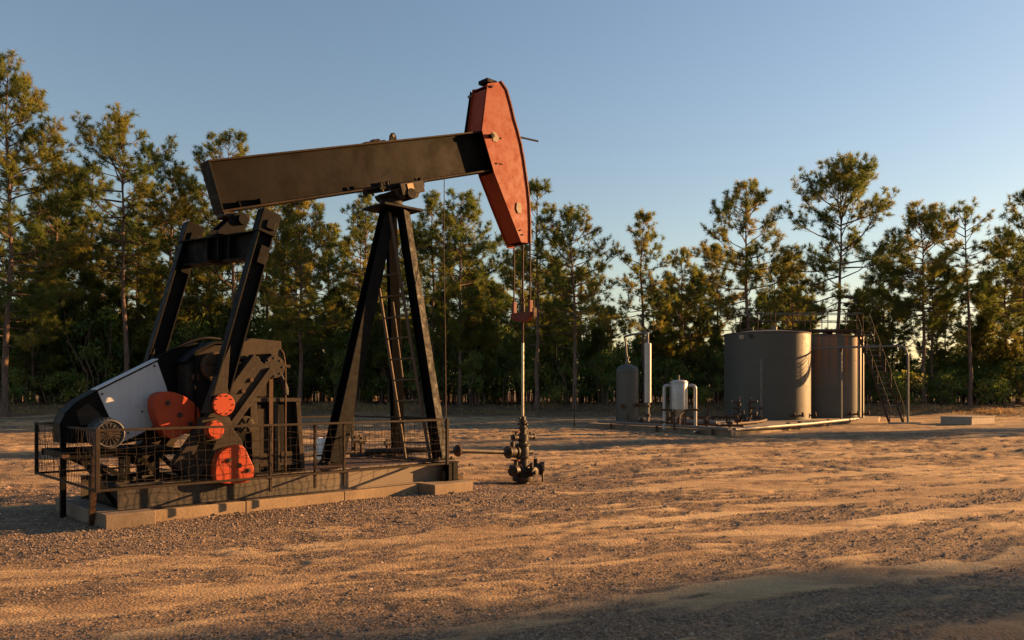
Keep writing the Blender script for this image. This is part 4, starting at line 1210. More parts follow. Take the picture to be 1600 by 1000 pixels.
# stand under the reducer
st = MB().bb(1.55, 2.46, 0.36, 1.44, 1.50, 1.556).build('reducer_stand', 'dusty', PJ, bevel=0.006)
for v0, v1 in ((0.44, 0.475), (1.325, 1.36)):
    MB().prism_uz([(1.60, 1.498), (2.42, 1.498), (2.50, 0.484), (1.66, 0.484)], v0, v1).build('side_panel', 'black', st)
for (a, b, w) in ((1.66, 1.70, 0.10), (2.02, 2.06, 0.07), (2.38, 2.46, 0.07)):
    MB().prism_uz([(a, 1.498), (a + w, 1.498), (b + w, 0.484), (b, 0.484)], 0.37, 0.438).build('column', 'dusty', st, bevel=0.004)
MB().prism_uz([(1.74, 1.40), (1.92, 1.40), (1.96, 0.52), (1.79, 0.52)], 0.425, 0.4385).build('inner_panel', 'dusty', st)
MB().bb(1.66, 2.50, 0.40, 0.437, 0.56, 0.60).build('foot_rail', 'dusty', st)
MB().prism_uz([(1.80, 0.60), (2.00, 0.60), (2.00, 0.74), (1.80, 0.76)], 0.405, 0.4235).build('access_cover', 'dusty', st)
MB().prism_uz([(2.16, 0.60), (2.34, 0.60), (2.33, 0.76), (2.16, 0.76)], 0.405, 0.4235).build('access_cover', 'dusty', st)
# brake rod, lubricator line
MB().bar((1.955, 0.325, 1.86), (1.955, 0.325, 0.47), 0.06, 0.018, (0, 1, 0)).build('brake_strap', 'rust', PJ)
MB().tube(fillet([(1.98, 0.46, 2.30), (2.14, 0.33, 2.28), (2.18, 0.32, 2.05), (2.18, 0.32, 0.46)], 0.12), 0.014, 8).build('grease_line', 'rust', PJ, 60)
MB().cyl((2.14, 0.32, 2.02), (2.25, 0.32, 2.02), 0.03, 8).build('grease_fitting', 'dusty', PJ, 40)
MB().tube(fillet([(2.12, 0.40, 1.9), (2.20, 0.36, 1.7), (2.19, 0.34, 1.6)], 0.1), 0.05, 8).build('hose', 'rubber', PJ, 60)

# belt guard
bo = [(-0.67, 1.00), (-0.68, 1.24), (-0.62, 1.38), (-0.50, 1.51), (-0.25, 1.665), (0.50, 2.07), (0.86, 2.27), (1.05, 2.34), (1.16, 2.28), (1.02, 1.90), (0.80, 1.52), (0.62, 1.22), (0.40, 1.02), (0.05, 0.965)]
bg = MB().prism_uz(bo, 0.76, 0.775).build('belt_guard', 'black', PJ)
MB().prism_uz(bo, 1.05, 1.065).build('back_panel', 'black', bg)
mb_ = MB(); strip(mb_, bo[0:8], 0.74, 1.085, 0.012, 1); mb_.build('guard_rim', 'black', bg)
mb_ = MB(); strip(mb_, [bo[11], bo[12], bo[13]], 0.776, 1.049, 0.012, 1); mb_.build('guard_rim', 'black', bg)
wp = MB().prism_uz([(-0.25, 1.655), (0.50, 2.06), (0.62, 1.72), (0.68, 1.49), (0.62, 1.33), (0.50, 1.22), (0.30, 1.09), (0.06, 0.985), (-0.07, 1.22)], 0.737, 0.758).build('guard_panel', 'white', bg, bevel=0.004)
wp['label'] = 'dirty white sheet panel on the belt guard'
mb_ = MB(); strip(mb_, [(-0.27, 1.672), (0.51, 2.092)], 0.72, 0.95, 0.012, 1); mb_.build('panel_lip', 'white', bg)
MB().prism_uz([(-0.50, 1.40), (-0.36, 1.50), (-0.22, 1.36), (-0.16, 1.24), (-0.45, 1.22)], 0.752, 0.759).build('mud_patch', 'dusty', bg)
for (x, z) in ((0.30, 1.38), (-0.20, 1.62), (0.46, 2.0), (0.12, 1.1)):
    MB().cyl((x, 0.722, z), (x, 0.738, z), 0.014, 6).build('bolt', 'iron', bg)
MB().tube(fillet([(0.50, 0.80, 2.10), (0.95, 0.80, 2.36), (1.20, 0.82, 2.43), (1.45, 0.9, 2.42)], 0.2), 0.022, 8).build('guard_brace', 'black', bg, 60)

# motor
mo = MB().lathe((-0.24, 0.28, 1.115), [(0.17, 0), (0.185, 0.01), (0.19, 0.04), (0.19, 0.36), (0.16, 0.40), (0.05, 0.42), (0.04, 0.48)], 30, (0, 1, 0)).build('motor', 'motor', PJ, 40)
MB().lathe((-0.24, 0.265, 1.115), [(0.15, 0.012), (0.15, 0.014), (0.165, -0.005), (0.17, 0.014)], 30, (0, 1, 0)).build('end_ring', 'motor', mo, 40)
MB().cyl((-0.24, 0.277, 1.115), (-0.24, 0.2795, 1.115), 0.148, 28).build('fan_cover', 'rubber', mo)
for k in range(8):
    a = math.pi * k / 8
    c_, s_ = math.cos(a) * 0.14, math.sin(a) * 0.14
    MB().tube([(-0.24 - c_, 0.27, 1.115 - s_), (-0.24 + c_, 0.27, 1.115 + s_)], 0.006, 5).build('grille_bar', 'iron', mo)
for k in range(13):
    a = math.pi * (0.05 + 0.075 * k) 
    MB().bar((-0.24 + 0.194 * math.cos(a), 0.36, 1.115 + 0.194 * math.sin(a)), (-0.24 + 0.194 * math.cos(a), 0.60, 1.115 + 0.194 * math.sin(a)), 0.008, 0.024, (math.cos(a), 0, math.sin(a))).build('cooling_fin', 'motor', mo)
MB().bb(-0.42, -0.06, 0.34, 0.62, 0.905, 0.945).build('motor_foot', 'black', mo, bevel=0.004)
# motor stand
ms_ = MB().channel((-0.74, 0.34, 0.86), (0.70, 0.34, 0.86), 0.06, 0.085, 0.01).build('motor_stand', 'black', PJ)
MB().channel((-0.74, 1.40, 0.86), (0.70, 1.40, 0.86), 0.06, 0.085, 0.01).build('stand_rail', 'black', ms_)
for u in (-0.70, -0.24, 0.20, 0.62):
    MB().bar((u, 0.372, 0.86), (u, 1.368, 0.86), 0.06, 0.07).build('cross_bar', 'black', ms_)
for (u, v) in ((-0.10, 0.36), (0.12, 0.36), (0.34, 0.36), (-0.10, 1.38), (0.30, 1.38)):
    MB().angle((u, v, 0.485), (u, v, 0.816), 0.055, 0.008, (1, 0, 0)).build('leg', 'black', ms_)
for v in (0.36, 1.38):
    MB().bar((-0.52, v, 0.82), (0.06, v, 0.50), 0.012, 0.06).build('brace', 'black', ms_)
    MB().bar((0.40, v, 0.82), (0.70, v, 0.50), 0.012, 0.06).build('brace', 'black', ms_)
MB().bar((-0.55, 0.36, 0.82), (-0.14, 0.36, 0.20), 0.012, 0.06).build('brace', 'black', ms_)
MB().bb(-0.78, -0.70, 0.28, 0.36, 0.84, 0.88).build('rail_end', 'rust', ms_)
MB().bb(0.22, 0.52, 0.42, 0.9, 0.904, 0.925).build('slide_plate', 'dusty', ms_)

# ------------------------------------------------------------------ guard fence round the machine
FE = thing('guard_fence', 'low rusty wire mesh guard fence round the pump jack', 'fence', uvz(0, 0), AX)
fc = [(-0.61, -0.5), (4.57, -0.5), (4.57, 2.3), (-0.60, 2.3)]
def wavy(p, q, r, n, amp, rng):
    pts = []
    for i in range(n + 1):
        t = i / n
        pts.append(Vector(p).lerp(Vector(q), t) + (Vector([rng.uniform(-amp, amp) for _ in range(3)]) if 0 < i < n else Vector((0, 0, 0))))
    return pts
rf = random.Random(3)
for k in range(4):
    a, b = fc[k], fc[(k + 1) % 4]
    L = math.hypot(b[0] - a[0], b[1] - a[1])
    for z in (1.20, 0.50):
        MB().bar((*a, z), (*b, z), 0.024, 0.03).build('rail', 'wire', FE, bevel=0.003)
    npn = {0: [1.55, 2.22, 2.69], 2: [2.4, 1.0]}.get(k, [])
    for u in npn:
        w = 0.035
        y = a[1]
        MB().bar((u, y + 0.033 * (1 if k == 0 else -1), 0.30), (u, y + 0.033 * (1 if k == 0 else -1), 1.215), w, w, (1, 0, 0)).build('post', 'wire', FE, bevel=0.003)
    mm = MB()
    nx = int(L / 0.105)
    for i in range(1, nx):
        t = i / nx
        p = (a[0] + (b[0] - a[0]) * t, a[1] + (b[1] - a[1]) * t)
        mm.tube(wavy((*p, 0.50), (*p, 1.20), 0.004, 5, 0.02, rf), 0.0027, 4)
    for j in range(1, 7):
        z = 0.50 + 0.7 * j / 7
        mm.tube(wavy((*a, z), (*b, z), 0.004, max(8, int(L / 0.22)), 0.028 if k != 3 else 0.04, rf), 0.0030, 4)
    o = mm.build('wire_mesh', 'wire', FE); o['kind'] = 'stuff'
for k in range(4):
    x, y = fc[k]
    MB().bar((x, y, 0.48), (x, y, 1.222), 0.045, 0.045, (1, 0, 0)).build('post', 'wire', FE, bevel=0.003)
MB().angle((-0.57, 1.19, -0.05), (-0.60, 1.05, 1.30), 0.065, 0.01, (1, 0, 0)).build('support_leg', 'black', FE)
MB().angle((-0.49, 0.26, -0.05), (-0.62, -0.43, 1.14), 0.065, 0.01, (1, 0, 0)).build('support_leg', 'rust', FE)
for (u, v) in ((1.55, -0.47), (2.69, -0.47), (4.5, -0.47)):
    MB().bar((u, v, 0.475), (u, 0.055, 0.475), 0.04, 0.02).build('bracket_arm', 'wire', FE)
for (u, v) in ((2.4, 2.27), (1.0, 2.27)):
    MB().bar((u, v, 0.475), (u, 1.745, 0.475), 0.04, 0.02).build('bracket_arm', 'wire', FE)

tag(link_mesh('guy_cable', MB().tube([(4.57, -0.47, 1.21), (4.90, -0.04, 2.62), (5.22, 0.40, 4.02), (5.53, 0.775, 5.50)], 0.0075, 6).mesh('guy_cable', 60), 'rust'), 'thin steel cable running from the walking beam down to the fence corner', 'cable')
bpy.data.objects['guy_cable'].location = uvz(0, 0); bpy.data.objects['guy_cable'].rotation_euler = (0, 0, AX)

# ------------------------------------------------------------------ bridle, carrier bar, polished rod
CB = thing('carrier_bar', 'red-brown carrier bar hanging on cables below the horse head', 'carrier bar', uvz(7.63, C, 3.16), AX)
for v in (-0.22, 0.24):
    MB().tube([(-0.012, v, 0.02), (-0.012, v, 1.45), (-0.014, v, 2.2)], 0.017, 8).build('cable', 'rust', CB, 60)
    MB().bb(-0.05, 0.04, v - 0.03, v + 0.03, 0.04, 0.30).build('cable_socket', 'redbrown', CB, bevel=0.008)
m = MB(); m.add([], [])
pts = [(-0.30, 0.06), (-0.28, -0.02), (-0.16, -0.10), (0, -0.13), (0.16, -0.10), (0.28, -0.02), (0.30, 0.06), (0.12, 0.07), (-0.12, 0.07)]
n = len(pts)
m.add([(-0.07, a, b) for a, b in pts] + [(0.07, a, b) for a, b in pts], [tuple(range(n)), tuple(range(2 * n - 1, n - 1, -1))] + [(i, n + i, n + (i + 1) % n, (i + 1) % n) for i in range(n)])
m.build('bar', 'redbrown', CB, bevel=0.008)
MB().bb(-0.04, 0.05, -0.345, -0.305, -0.04, 0.14).build('latch', 'rust', CB, bevel=0.006)
MB().tube([(0.0, -0.325, 0.1), (0.0, -0.325, 0.30)], 0.01, 6).build('latch_pin', 'rust', CB, 60)
PR = thing('polished_rod', 'slim polished steel rod running down from the carrier bar into the wellhead', 'rod', uvz(7.63, C, 1.05), AX)
MB().tube([(0, 0, 0.0), (0, 0, 1.57)], 0.024, 12).build('bright_rod', 'rod', PR, 60)
MB().tube([(0, 0, 1.571), (0, 0, 3.52)], 0.021, 12).build('greased_rod', 'rust', PR, 60)
MB().cyl((0, 0, 2.19), (0, 0, 2.36), 0.045, 12).build('rod_clamp', 'rust', PR, 40)
MB().cyl((0, 0, 2.40), (0, 0, 2.46), 0.04, 6).build('rod_clamp', 'rust', PR)

# ------------------------------------------------------------------ wellhead
wx, wy = from_uv(7.63, C)
WZ = hz(wx, wy)
WH = thing('wellhead', 'dark greasy wellhead with flanges and valves below the polished rod', 'wellhead', (wx, wy, WZ), AX)
T = -0.18 - WZ   # photo heights are measured from the yard level
def wz(z): return z - WZ
body = MB().lathe((0, 0, wz(-0.24)), [(0.13, 0), (0.13, 0.10), (0.20, 0.11), (0.21, 0.16), (0.21, 0.20), (0.15, 0.21), (0.15, 0.30), (0.19, 0.31), (0.19, 0.36), (0.12, 0.37), (0.115, 0.56)], 24).build('casing_head', 'iron', WH, 40, 0.004)
tb = MB().lathe((0, 0, wz(0.32)), [(0.115, 0), (0.16, 0.005), (0.16, 0.05), (0.12, 0.06), (0.13, 0.14), (0.12, 0.24), (0.15, 0.25), (0.15, 0.29), (0.085, 0.30), (0.08, 0.36)], 24).build('tubing_head', 'iron', WH, 40, 0.003)
for k in range(8):
    a = 2 * math.pi * k / 8
    MB().cyl((0.17 * math.cos(a), 0.17 * math.sin(a), wz(0.05)), (0.17 * math.cos(a), 0.17 * math.sin(a), wz(0.14)), 0.018, 6).build('bolt', 'rust', body)
sb_ = MB().lathe((0, 0, wz(0.66)), [(0.08, 0), (0.115, 0.01), (0.115, 0.14), (0.07, 0.15), (0.07, 0.24), (0.10, 0.245), (0.10, 0.275), (0.065, 0.28), (0.065, 0.38), (0.09, 0.385), (0.09, 0.41), (0.06, 0.42), (0.055, 0.49), (0.03, 0.50)], 20).build('stuffing_box', 'iron', WH, 40, 0.003)
MB().cyl((0, -0.14, wz(1.0)), (0, 0.14, wz(1.0)), 0.022, 8).build('gland_bolt', 'iron', sb_)
MB().cyl((-0.10, 0, wz(1.12)), (0.06, 0, wz(1.14)), 0.03, 8).build('gland_nut', 'iron', sb_)
def side_valve(pz, dr_, L, r, wheel, nm):
    d = Vector(dr_).normalized()
    o = MB().lathe((0, 0, wz(pz)), [(r * 0.6, 0.06), (r * 0.6, L * 0.35), (r * 1.25, L * 0.36), (r * 1.25, L * 0.45), (r, L * 0.46), (r * 1.15, L * 0.62), (r, L * 0.8), (r * 1.25, L * 0.81), (r * 1.25, L * 0.9), (r * 0.5, L * 0.92), (r * 0.5, L)], 16, d).build('valve', 'iron', WH, 40, 0.002)
    c = Vector((0, 0, wz(pz))) + d * L * 0.62
    MB().cyl(c, c + Vector((0, 0, r * 2.0)), r * 0.45, 10).build('bonnet', 'iron', o, 40)
    if wheel:
        t = c + Vector((0, 0, r * 2.1))
        ring = [t + Vector((math.cos(k * math.pi / 7), math.sin(k * math.pi / 7), 0)) * wheel for k in range(15)]
        MB().tube(ring, 0.012, 6).build('handwheel', 'redbrown', o, 60)
    return o
side_valve(0.74, (1, 0, 0), 0.34, 0.05, 0.0, 'a')
side_valve(0.74, (-1, 0, 0), 0.30, 0.055, 0.07, 'b')
v_ = side_valve(0.46, (-1, 0, 0), 0.46, 0.10, 0.0, 'c')
MB().cyl((0.10, 0, wz(0.44)), (0.26, 0, wz(0.44)), 0.05, 12).build('plug', 'iron', WH, 40)
side_valve(0.10, (-1, -0.25, 0), 0.42, 0.095, 0.08, 'd')
side_valve(0.10, (0.9, -0.5, 0), 0.44, 0.105, 0.0, 'e')
side_valve(0.06, (0.1, -1, 0), 0.36, 0.08, 0.0, 'f')
MB().tube([(-0.40, -0.08, wz(0.14)), (-0.62, -0.12, wz(0.16)), (-0.92, -0.2, wz(0.19))], 0.022, 8, 0.010).build('bleed_pipe', 'rust', WH, 60)
MB().tube([(0.34, -0.2, wz(0.16)), (0.36, -0.21, wz(-0.16))], 0.02, 8).build('drain_pipe', 'iron', WH, 60)
MB().cyl((0.36, -0.21, wz(0.14)), (0.36, -0.21, wz(0.24)), 0.05, 10).build('drain_cap', 'iron', WH, 40)

FL = thing('flow_line', 'dark steel flow line from the wellhead back towards the tower', 'pipe', uvz(5.2, C, 0), AX)
MB().tube([(1.99, 0, 0.465), (0.9, 0, 0.55), (0.1, 0.02, 0.61), (-0.5, 0.3, 0.60), (-0.75, 0.75, 0.58)], 0.05, 10).build('pipe_run', 'iron', FL, 60)
MB().lathe((0.80, 0, 0.555), [(0.05, 0), (0.085, 0.01), (0.11, 0.03), (0.11, 0.07), (0.085, 0.09), (0.05, 0.10)], 12, (-1, 0, 0.07)).build('hammer_union', 'rust', FL, 40)
MB().bb(0.40, 0.48, -0.06, 0.06, -0.1, 0.515).build('pipe_support', 'wood', FL)

MF = thing('valve_manifold', 'cluster of small pipes and valves behind the tower legs', 'pipework', uvz(4.0, 2.0, 0.0), AX)
MB().tube([(-0.15, 0, 0.56), (0.7, 0.05, 0.55), (1.6, 0.0, 0.56)], 0.035, 8).build('pipe_run', 'iron', MF, 60)
for (u, h_) in ((-0.05, 0.80), (0.45, 0.84), (0.58, 0.82), (1.15, 0.76), (1.4, 0.74)):
    o = MB().tube([(u, 0.02, -0.05), (u, 0.02, h_)], 0.028, 8).build('riser', 'rust', MF, 60)
    MB().cyl((u - 0.05, 0.02, h_ - 0.08), (u + 0.07, 0.02, h_ - 0.08), 0.05, 8).build('valve_body', 'iron', o, 40)
    MB().tube([(u + 0.05, 0.02, h_ - 0.02), (u + 0.10, 0.02, h_ + 0.02), (u + 0.11, 0.02, h_ - 0.10)], 0.013, 6).build('lever', 'rust', o, 60)
MB().tube([(0.2, -0.25, 0.50), (1.4, -0.2, 0.52)], 0.045, 8).build('pipe_run', 'iron', MF, 60)

wdx, wdy = px_to_world(517, 14.7), 14.7
DR = thing('drum', 'white plastic drum standing behind the tower rear leg', 'drum', (wdx, wdy, hz(wdx, wdy) - 0.02))
MB().lathe((0, 0, 0), [(0.24, 0), (0.27, 0.02), (0.275, 0.26), (0.29, 0.27), (0.29, 0.30), (0.275, 0.31), (0.275, 0.56), (0.29, 0.57), (0.29, 0.60), (0.27, 0.61), (0.265, 0.80), (0.24, 0.83), (0.22, 0.82)], 28).build('shell', 'bucket', DR, 40)
MB().cyl((0.12, 0, 0.82), (0.12, 0, 0.85), 0.035, 12).build('bung', 'rubber', DR, 40)
MB().cyl((-0.12, 0, 0.82), (-0.12, 0, 0.845), 0.025, 12).build('bung', 'rubber', DR, 40)
# ------------------------------------------------------------------ tank battery
def poly_slab(name, pts, z1, label, mat='concrete_grey', z0=-0.3, cat='concrete slab'):
    cx = sum(p[0] for p in pts) / len(pts); cy = sum(p[1] for p in pts) / len(pts)
    n = len(pts)
    m = MB().add([(x - cx, y - cy, z0) for x, y in pts] + [(x - cx, y - cy, z1) for x, y in pts],
                 [tuple(range(n - 1, -1, -1)), tuple(range(n, 2 * n))] + [(i, (i + 1) % n, n + (i + 1) % n, n + i) for i in range(n)])
    o = m.build(name, mat, None, bevel=0.02)
    o.location = (cx, cy, 0)
    return tag(o, label, cat)
poly_slab('equipment_pad', [(3.5, 36.9), (8.15, 29.6), (15.0, 38.2), (11.2, 40.2), (6.2, 42.0)], 0.20, 'grey concrete pad carrying the separator, stack and silver vessel')
poly_slab('tank_pad', [(11.2, 41.0), (17.2, 40.9), (19.6, 42.6), (22.2, 48.0), (19, 50.5), (12, 48.5)], 0.16, 'low tan concrete pad under the two storage tanks', 'concrete')

def tank(x, y, r, z0, h, mat, label, plates):
    t = thing('storage_tank', label, 'storage tank', (x, y, z0), 0, 'storage tanks of the battery')
    sh = MB().lathe((0, 0, 0), [(r + 0.03, 0), (r + 0.03, 0.03), (r, 0.031), (r, h)], 72).build('shell', mat, t, 30)
    MB().lathe((0, 0, h), [(r + 0.035, -0.05), (r + 0.045, 0.0), (r + 0.035, 0.012), (r * 0.5, 0.16), (0.25, 0.24), (0.0, 0.25)], 72).build('roof', mat, t, 30)
    for zz in (h * 0.38, h * 0.70):
        MB().lathe((0, 0, zz), [(r + 0.001, -0.012), (r + 0.007, -0.004), (r + 0.007, 0.004), (r + 0.001, 0.012)], 72).build('weld_seam', mat, sh, 60)
    MB().cyl((0.2, -0.6, h + 0.10), (0.2, -0.6, h + 0.36), 0.16, 18).build('thief_hatch', 'galv', t, 40)
    MB().cyl((-0.7, 0.3, h + 0.10), (-0.7, 0.3, h + 0.42), 0.06, 12).build('vent', 'galv', t, 40)
    for a in (-62, -75, -28):
        c, s = math.cos(R(a)), math.sin(R(a))
        o = MB().cyl((c * (r - 0.02), s * (r - 0.02), 0.22), (c * (r + 0.30), s * (r + 0.30), 0.22), 0.05, 12).build('outlet', 'rust', t, 40)
        MB().cyl((c * (r + 0.22), s * (r + 0.22), 0.16), (c * (r + 0.22), s * (r + 0.22), 0.40), 0.065, 10).build('valve', 'rust', o, 40)
    for (a, z, w, hh_, mt_) in plates:
        c, s = math.cos(R(a)), math.sin(R(a))
        MB().box((c * (r + 0.01), s * (r + 0.01), z), (w, 0.02, hh_), Matrix.Rotation(R(a + 90), 3, 'Z')).build('sign_plate', mt_, t)
    return t
T1 = tank(14.08, 44.0, 2.28, 0.16, 4.66, 'tank', 'grey-green storage tank nearest the silver vessel, with small white plate', [(-142, 4.42, 0.30, 0.22, 'cream')])
MB().cyl((-1.45, -1.80, 4.45), (-1.50, -1.95, 4.45), 0.10, 12).build('gauge_box', 'iron', T1, 40)
T2 = tank(18.35, 47.0, 2.22, 0.16, 4.66, 'tank_rust', 'rust-streaked storage tank beside the stairs', [])

# walkway over the tanks
WK = thing('walkway', 'steel walkway with handrails above the two storage tanks', 'walkway', (13.0, 46.4, 0))
zf, zr = 5.22, 6.12
nbd = 16
Lw = 7.0
for i in range(nbd):
    a = i * Lw / nbd
    MB().bb(a + 0.01, a + Lw / nbd - 0.01, -1.0, -0.16, zf - 0.03, zf).build('deck_plank', 'rust', WK)
for yv in (-1.02, -0.14):
    MB().bb(0, Lw, yv - 0.03, yv + 0.03, zf - 0.15, zf - 0.033).build('stringer', 'rust', WK)
    for zz in (zr, zf + 0.46):
        MB().tube([(0, yv, zz), (Lw, yv, zz)], 0.024, 8).build('rail', 'galv' if zz == zr else 'rust', WK, 60)
    for k in range(8):
        MB().tube([(Lw * k / 7, yv, zf - 0.1), (Lw * k / 7, yv, zr)], 0.026, 8).build('post', 'rust', WK, 60)
MB().tube([(0, -1.02, zr), (0, -0.14, zr)], 0.024, 8).build('rail', 'rust', WK, 60)
for (a, yv) in ((Lw - 0.05, -1.05), (Lw - 0.05, -0.11)):
    MB().bar((a, yv, 0.1), (a, yv, zf - 0.16), 0.08, 0.08, (1, 0, 0)).build('support_leg', 'rust', WK)
for a in (0.9, 2.4):
    MB().bar((a, -0.6, 4.83), (a, -0.6, zf - 0.16), 0.08, 0.08, (1, 0, 0)).build('support_leg', 'rust', WK)

# stairs
SX, SY0, SY1, SZ1 = 19.95, 45.3, 41.35, 5.18
STR = thing('stairs', 'steep open steel stairs leading up to the tank walkway', 'stairs', (SX, SY1, 0))
dy = SY0 - SY1
for sx in (-0.36, 0.36):
    MB().bar((sx, 0, 0.02), (sx, dy, SZ1), 0.03, 0.17, (0, 0, 1)).build('stringer', 'rust', STR)
    MB().tube(fillet([(sx, -0.05, 0.1), (sx, -0.05, 0.95), (sx, dy, SZ1 + 0.92)], 0.1), 0.02, 8).build('handrail', 'rust', STR, 60)
    MB().tube([(sx, 0.0, 0.5), (sx, dy, SZ1 + 0.48)], 0.015, 6).build('mid_rail', 'rust', STR, 60)
    for k in range(1, 6):
        t = k / 6
        MB().tube([(sx, dy * t, SZ1 * t), (sx, dy * t, SZ1 * t + 0.9)], 0.016, 6).build('baluster', 'rust', STR, 60)
for k in range(1, 17):
    t = k / 17
    MB().bb(-0.342, 0.342, dy * t - 0.12, dy * t + 0.12, SZ1 * t - 0.02, SZ1 * t + 0.02).build('tread', 'galv', STR)
pk = MB().bb(-0.8, 0.8, -0.10, 0.10, -0.02, 0.10).build('timber_sleeper', 'wood', None, bevel=0.01)
pk.location = (20.15, 40.9, hz(20.15, 40.9)); tag(pk, 'pale timber sleeper on the ground at the foot of the stairs', 'timber')

# overhead pipe on posts
OP = thing('overhead_pipe', 'grey overhead pipe on two posts in front of the rusty tank', 'pipe', (17.7, 42.9, 0))
MB().tube(fillet([(-1.35, 1.0, 4.02), (0.0, 0.0, 4.03), (2.55, -1.7, 4.03), (2.72, -1.82, 3.6), (2.72, -1.82, -0.1)], 0.22), 0.055, 10).build('pipe_run', 'galv', OP, 60)
MB().tube([(0.0, -0.06, 0.1), (0.0, -0.06, 4.0)], 0.055, 10).build('post', 'galv', OP, 60)
MB().cyl((0.0, -0.06, 3.80), (0.0, -0.06, 3.98), 0.08, 10).build('saddle_clamp', 'rust', OP, 40)
MB().cyl((2.72, -1.82, -0.05), (2.72, -1.82, 0.04), 0.16, 12).build('base_flange', 'rust', OP, 40)

VP = thing('vent_pipe', 'slim upright vent pipe in front of the left tank', 'pipe', (12.88, 41.2, 0.16))
MB().tube([(0, 0, 0), (0, 0, 3.08)], 0.055, 10).build('pipe_run', 'galv', VP, 60)
MB().lathe((0, 0, 3.08), [(0.055, 0), (0.09, 0.01), (0.09, 0.06), (0.03, 0.08)], 10).build('cap', 'galv', VP, 40)
MB().lathe((0, 0, 0), [(0.12, 0), (0.12, 0.03), (0.06, 0.04)], 10).build('base_flange', 'rust', VP, 40)
MB().cyl((0, 0, 0.55), (0, 0, 0.70), 0.08, 10).build('coupling', 'rust', VP, 40)

# valve risers in front of the left tank
def riser(x, y, h, label, flip):
    t = thing('valve_riser', label, 'valve', (x, y, 0.16))
    MB().tube([(0, 0, 0), (0, 0, h)], 0.05, 10).build('pipe_run', 'rust', t, 60)
    for z, r in ((0.25, 0.11), (0.55, 0.10), (0.85, 0.11)):
        MB().cyl((0, 0, z - 0.05), (0, 0, z + 0.05), r, 12).build('flange', 'iron', t, 40)
        o = MB().cyl((-0.05 * flip, 0, z + 0.1), (0.34 * flip, 0, z + 0.12), 0.05, 10).build('valve_arm', 'rust', t, 40)
        MB().tube([Vector((0.36 * flip, math.cos(k * math.pi / 5) * 0.10, z + 0.12 + math.sin(k * math.pi / 5) * 0.10)) for k in range(11)], 0.014, 5).build('handwheel', 'galv', o, 60)
    MB().tube([(-0.16, 0, h - 0.12), (0.02, 0, h - 0.02), (0.10, 0, h + 0.12)], 0.018, 6).build('lever', 'galv', t, 60)
riser(11.45, 40.2, 1.12, 'left one of two rusty valve risers before the left tank', -1)
riser(12.12, 40.6, 1.10, 'right one of two rusty valve risers before the left tank', 1)

# separator
SE = thing('separator', 'upright grey separator vessel with domed top', 'vessel', (5.66, 39.1, 0.20))
MB().lathe((0, 0, 0), [(0.60, 0), (0.60, 0.04), (0.555, 0.05), (0.555, 2.42), (0.53, 2.56), (0.44, 2.68), (0.28, 2.76), (0.10, 2.79), (0.0, 2.79)], 48).build('shell', 'tank', SE, 40)
MB().lathe((0, 0, 2.40), [(0.556, -0.015), (0.568, 0), (0.556, 0.015)], 48).build('weld_seam', 'tank', SE, 60)
MB().lathe((0, 0, 2.77), [(0.10, 0), (0.10, 0.10), (0.14, 0.11), (0.14, 0.16), (0.07, 0.17), (0.07, 0.34), (0.12, 0.35), (0.12, 0.38), (0.03, 0.40), (0.03, 0.46)], 16).build('relief_valve', 'galv', SE, 40)
MB().cyl((-0.28, -0.40, 0.75), (-0.33, -0.66, 0.75), 0.12, 16).build('manway', 'rust', SE, 40)
MB().cyl((0.36, -0.30, 0.80), (0.50, -0.62, 0.80), 0.10, 14).build('nozzle', 'rust', SE, 40)
MB().tube(fillet([(0.47, -0.58, 0.80), (0.72, -1.2, 0.82), (0.55, -3.6, 0.84)], 0.3), 0.05, 8).build('outlet_pipe', 'rust', SE, 60)
MB().tube([(-0.05, -0.52, 0.0), (-0.05, -0.60, 0.35)], 0.03, 8).build('drain', 'rust', SE, 60)

SK = thing('stack_pipe', 'tall thin silver stack with elbow pipe beside the grey separator', 'stack', (5.98, 35.1, 0.20))
MB().lathe((0, 0, 0.95), [(0.06, 0), (0.155, 0.02), (0.155, 2.62), (0.06, 2.66)], 28).build('jacket', 'silver', SK, 40)
MB().tube([(0, 0, 0), (0, 0, 0.97)], 0.07, 10).build('leg_pipe', 'galv', SK, 60)
MB().cyl((0, 0, 0.35), (0, 0, 0.47), 0.12, 12).build('flange', 'rust', SK, 40)
MB().cyl((0, 0, 0.78), (0, 0, 0.86), 0.12, 12).build('flange', 'rust', SK, 40)
MB().tube(fillet([(0, 0, 3.58), (0, 0, 4.06), (-0.40, 2.2, 4.12), (-0.52, 3.7, 4.12), (-0.42, 4.0, 4.0), (-0.33, 4.0, 2.95)], 0.25, 6), 0.05, 10).build('elbow_pipe', 'galv', SK, 60)

SV = thing('silver_vessel', 'small silver vessel on legs with looping side pipes', 'vessel', (6.74, 32.2, 0.20))
MB().lathe((0, 0, 0.42), [(0.07, 0), (0.10, 0.08), (0.30, 0.28), (0.35, 0.32), (0.35, 1.40), (0.33, 1.46), (0.20, 1.50), (0, 1.51)], 36).build('shell', 'silver', SV, 40)
MB().lathe((0, 0, 1.80), [(0.351, 0), (0.375, 0.005), (0.375, 0.04), (0.351, 0.045)], 36).build('rim_band', 'silver', SV, 40)
MB().cyl((0, 0, 1.92), (0, 0, 2.12), 0.035, 10).build('top_nipple', 'galv', SV, 40)
for k in range(4):
    a = math.pi / 4 + k * math.pi / 2
    MB().bar((0.33 * math.cos(a), 0.33 * math.sin(a), -0.1), (0.31 * math.cos(a), 0.31 * math.sin(a), 0.85), 0.06, 0.06, (1, 0, 0)).build('leg', 'rust', SV)
MB().tube([(0, 0, -0.05), (0, 0, 0.46)], 0.06, 10).build('drain', 'rust', SV, 60)
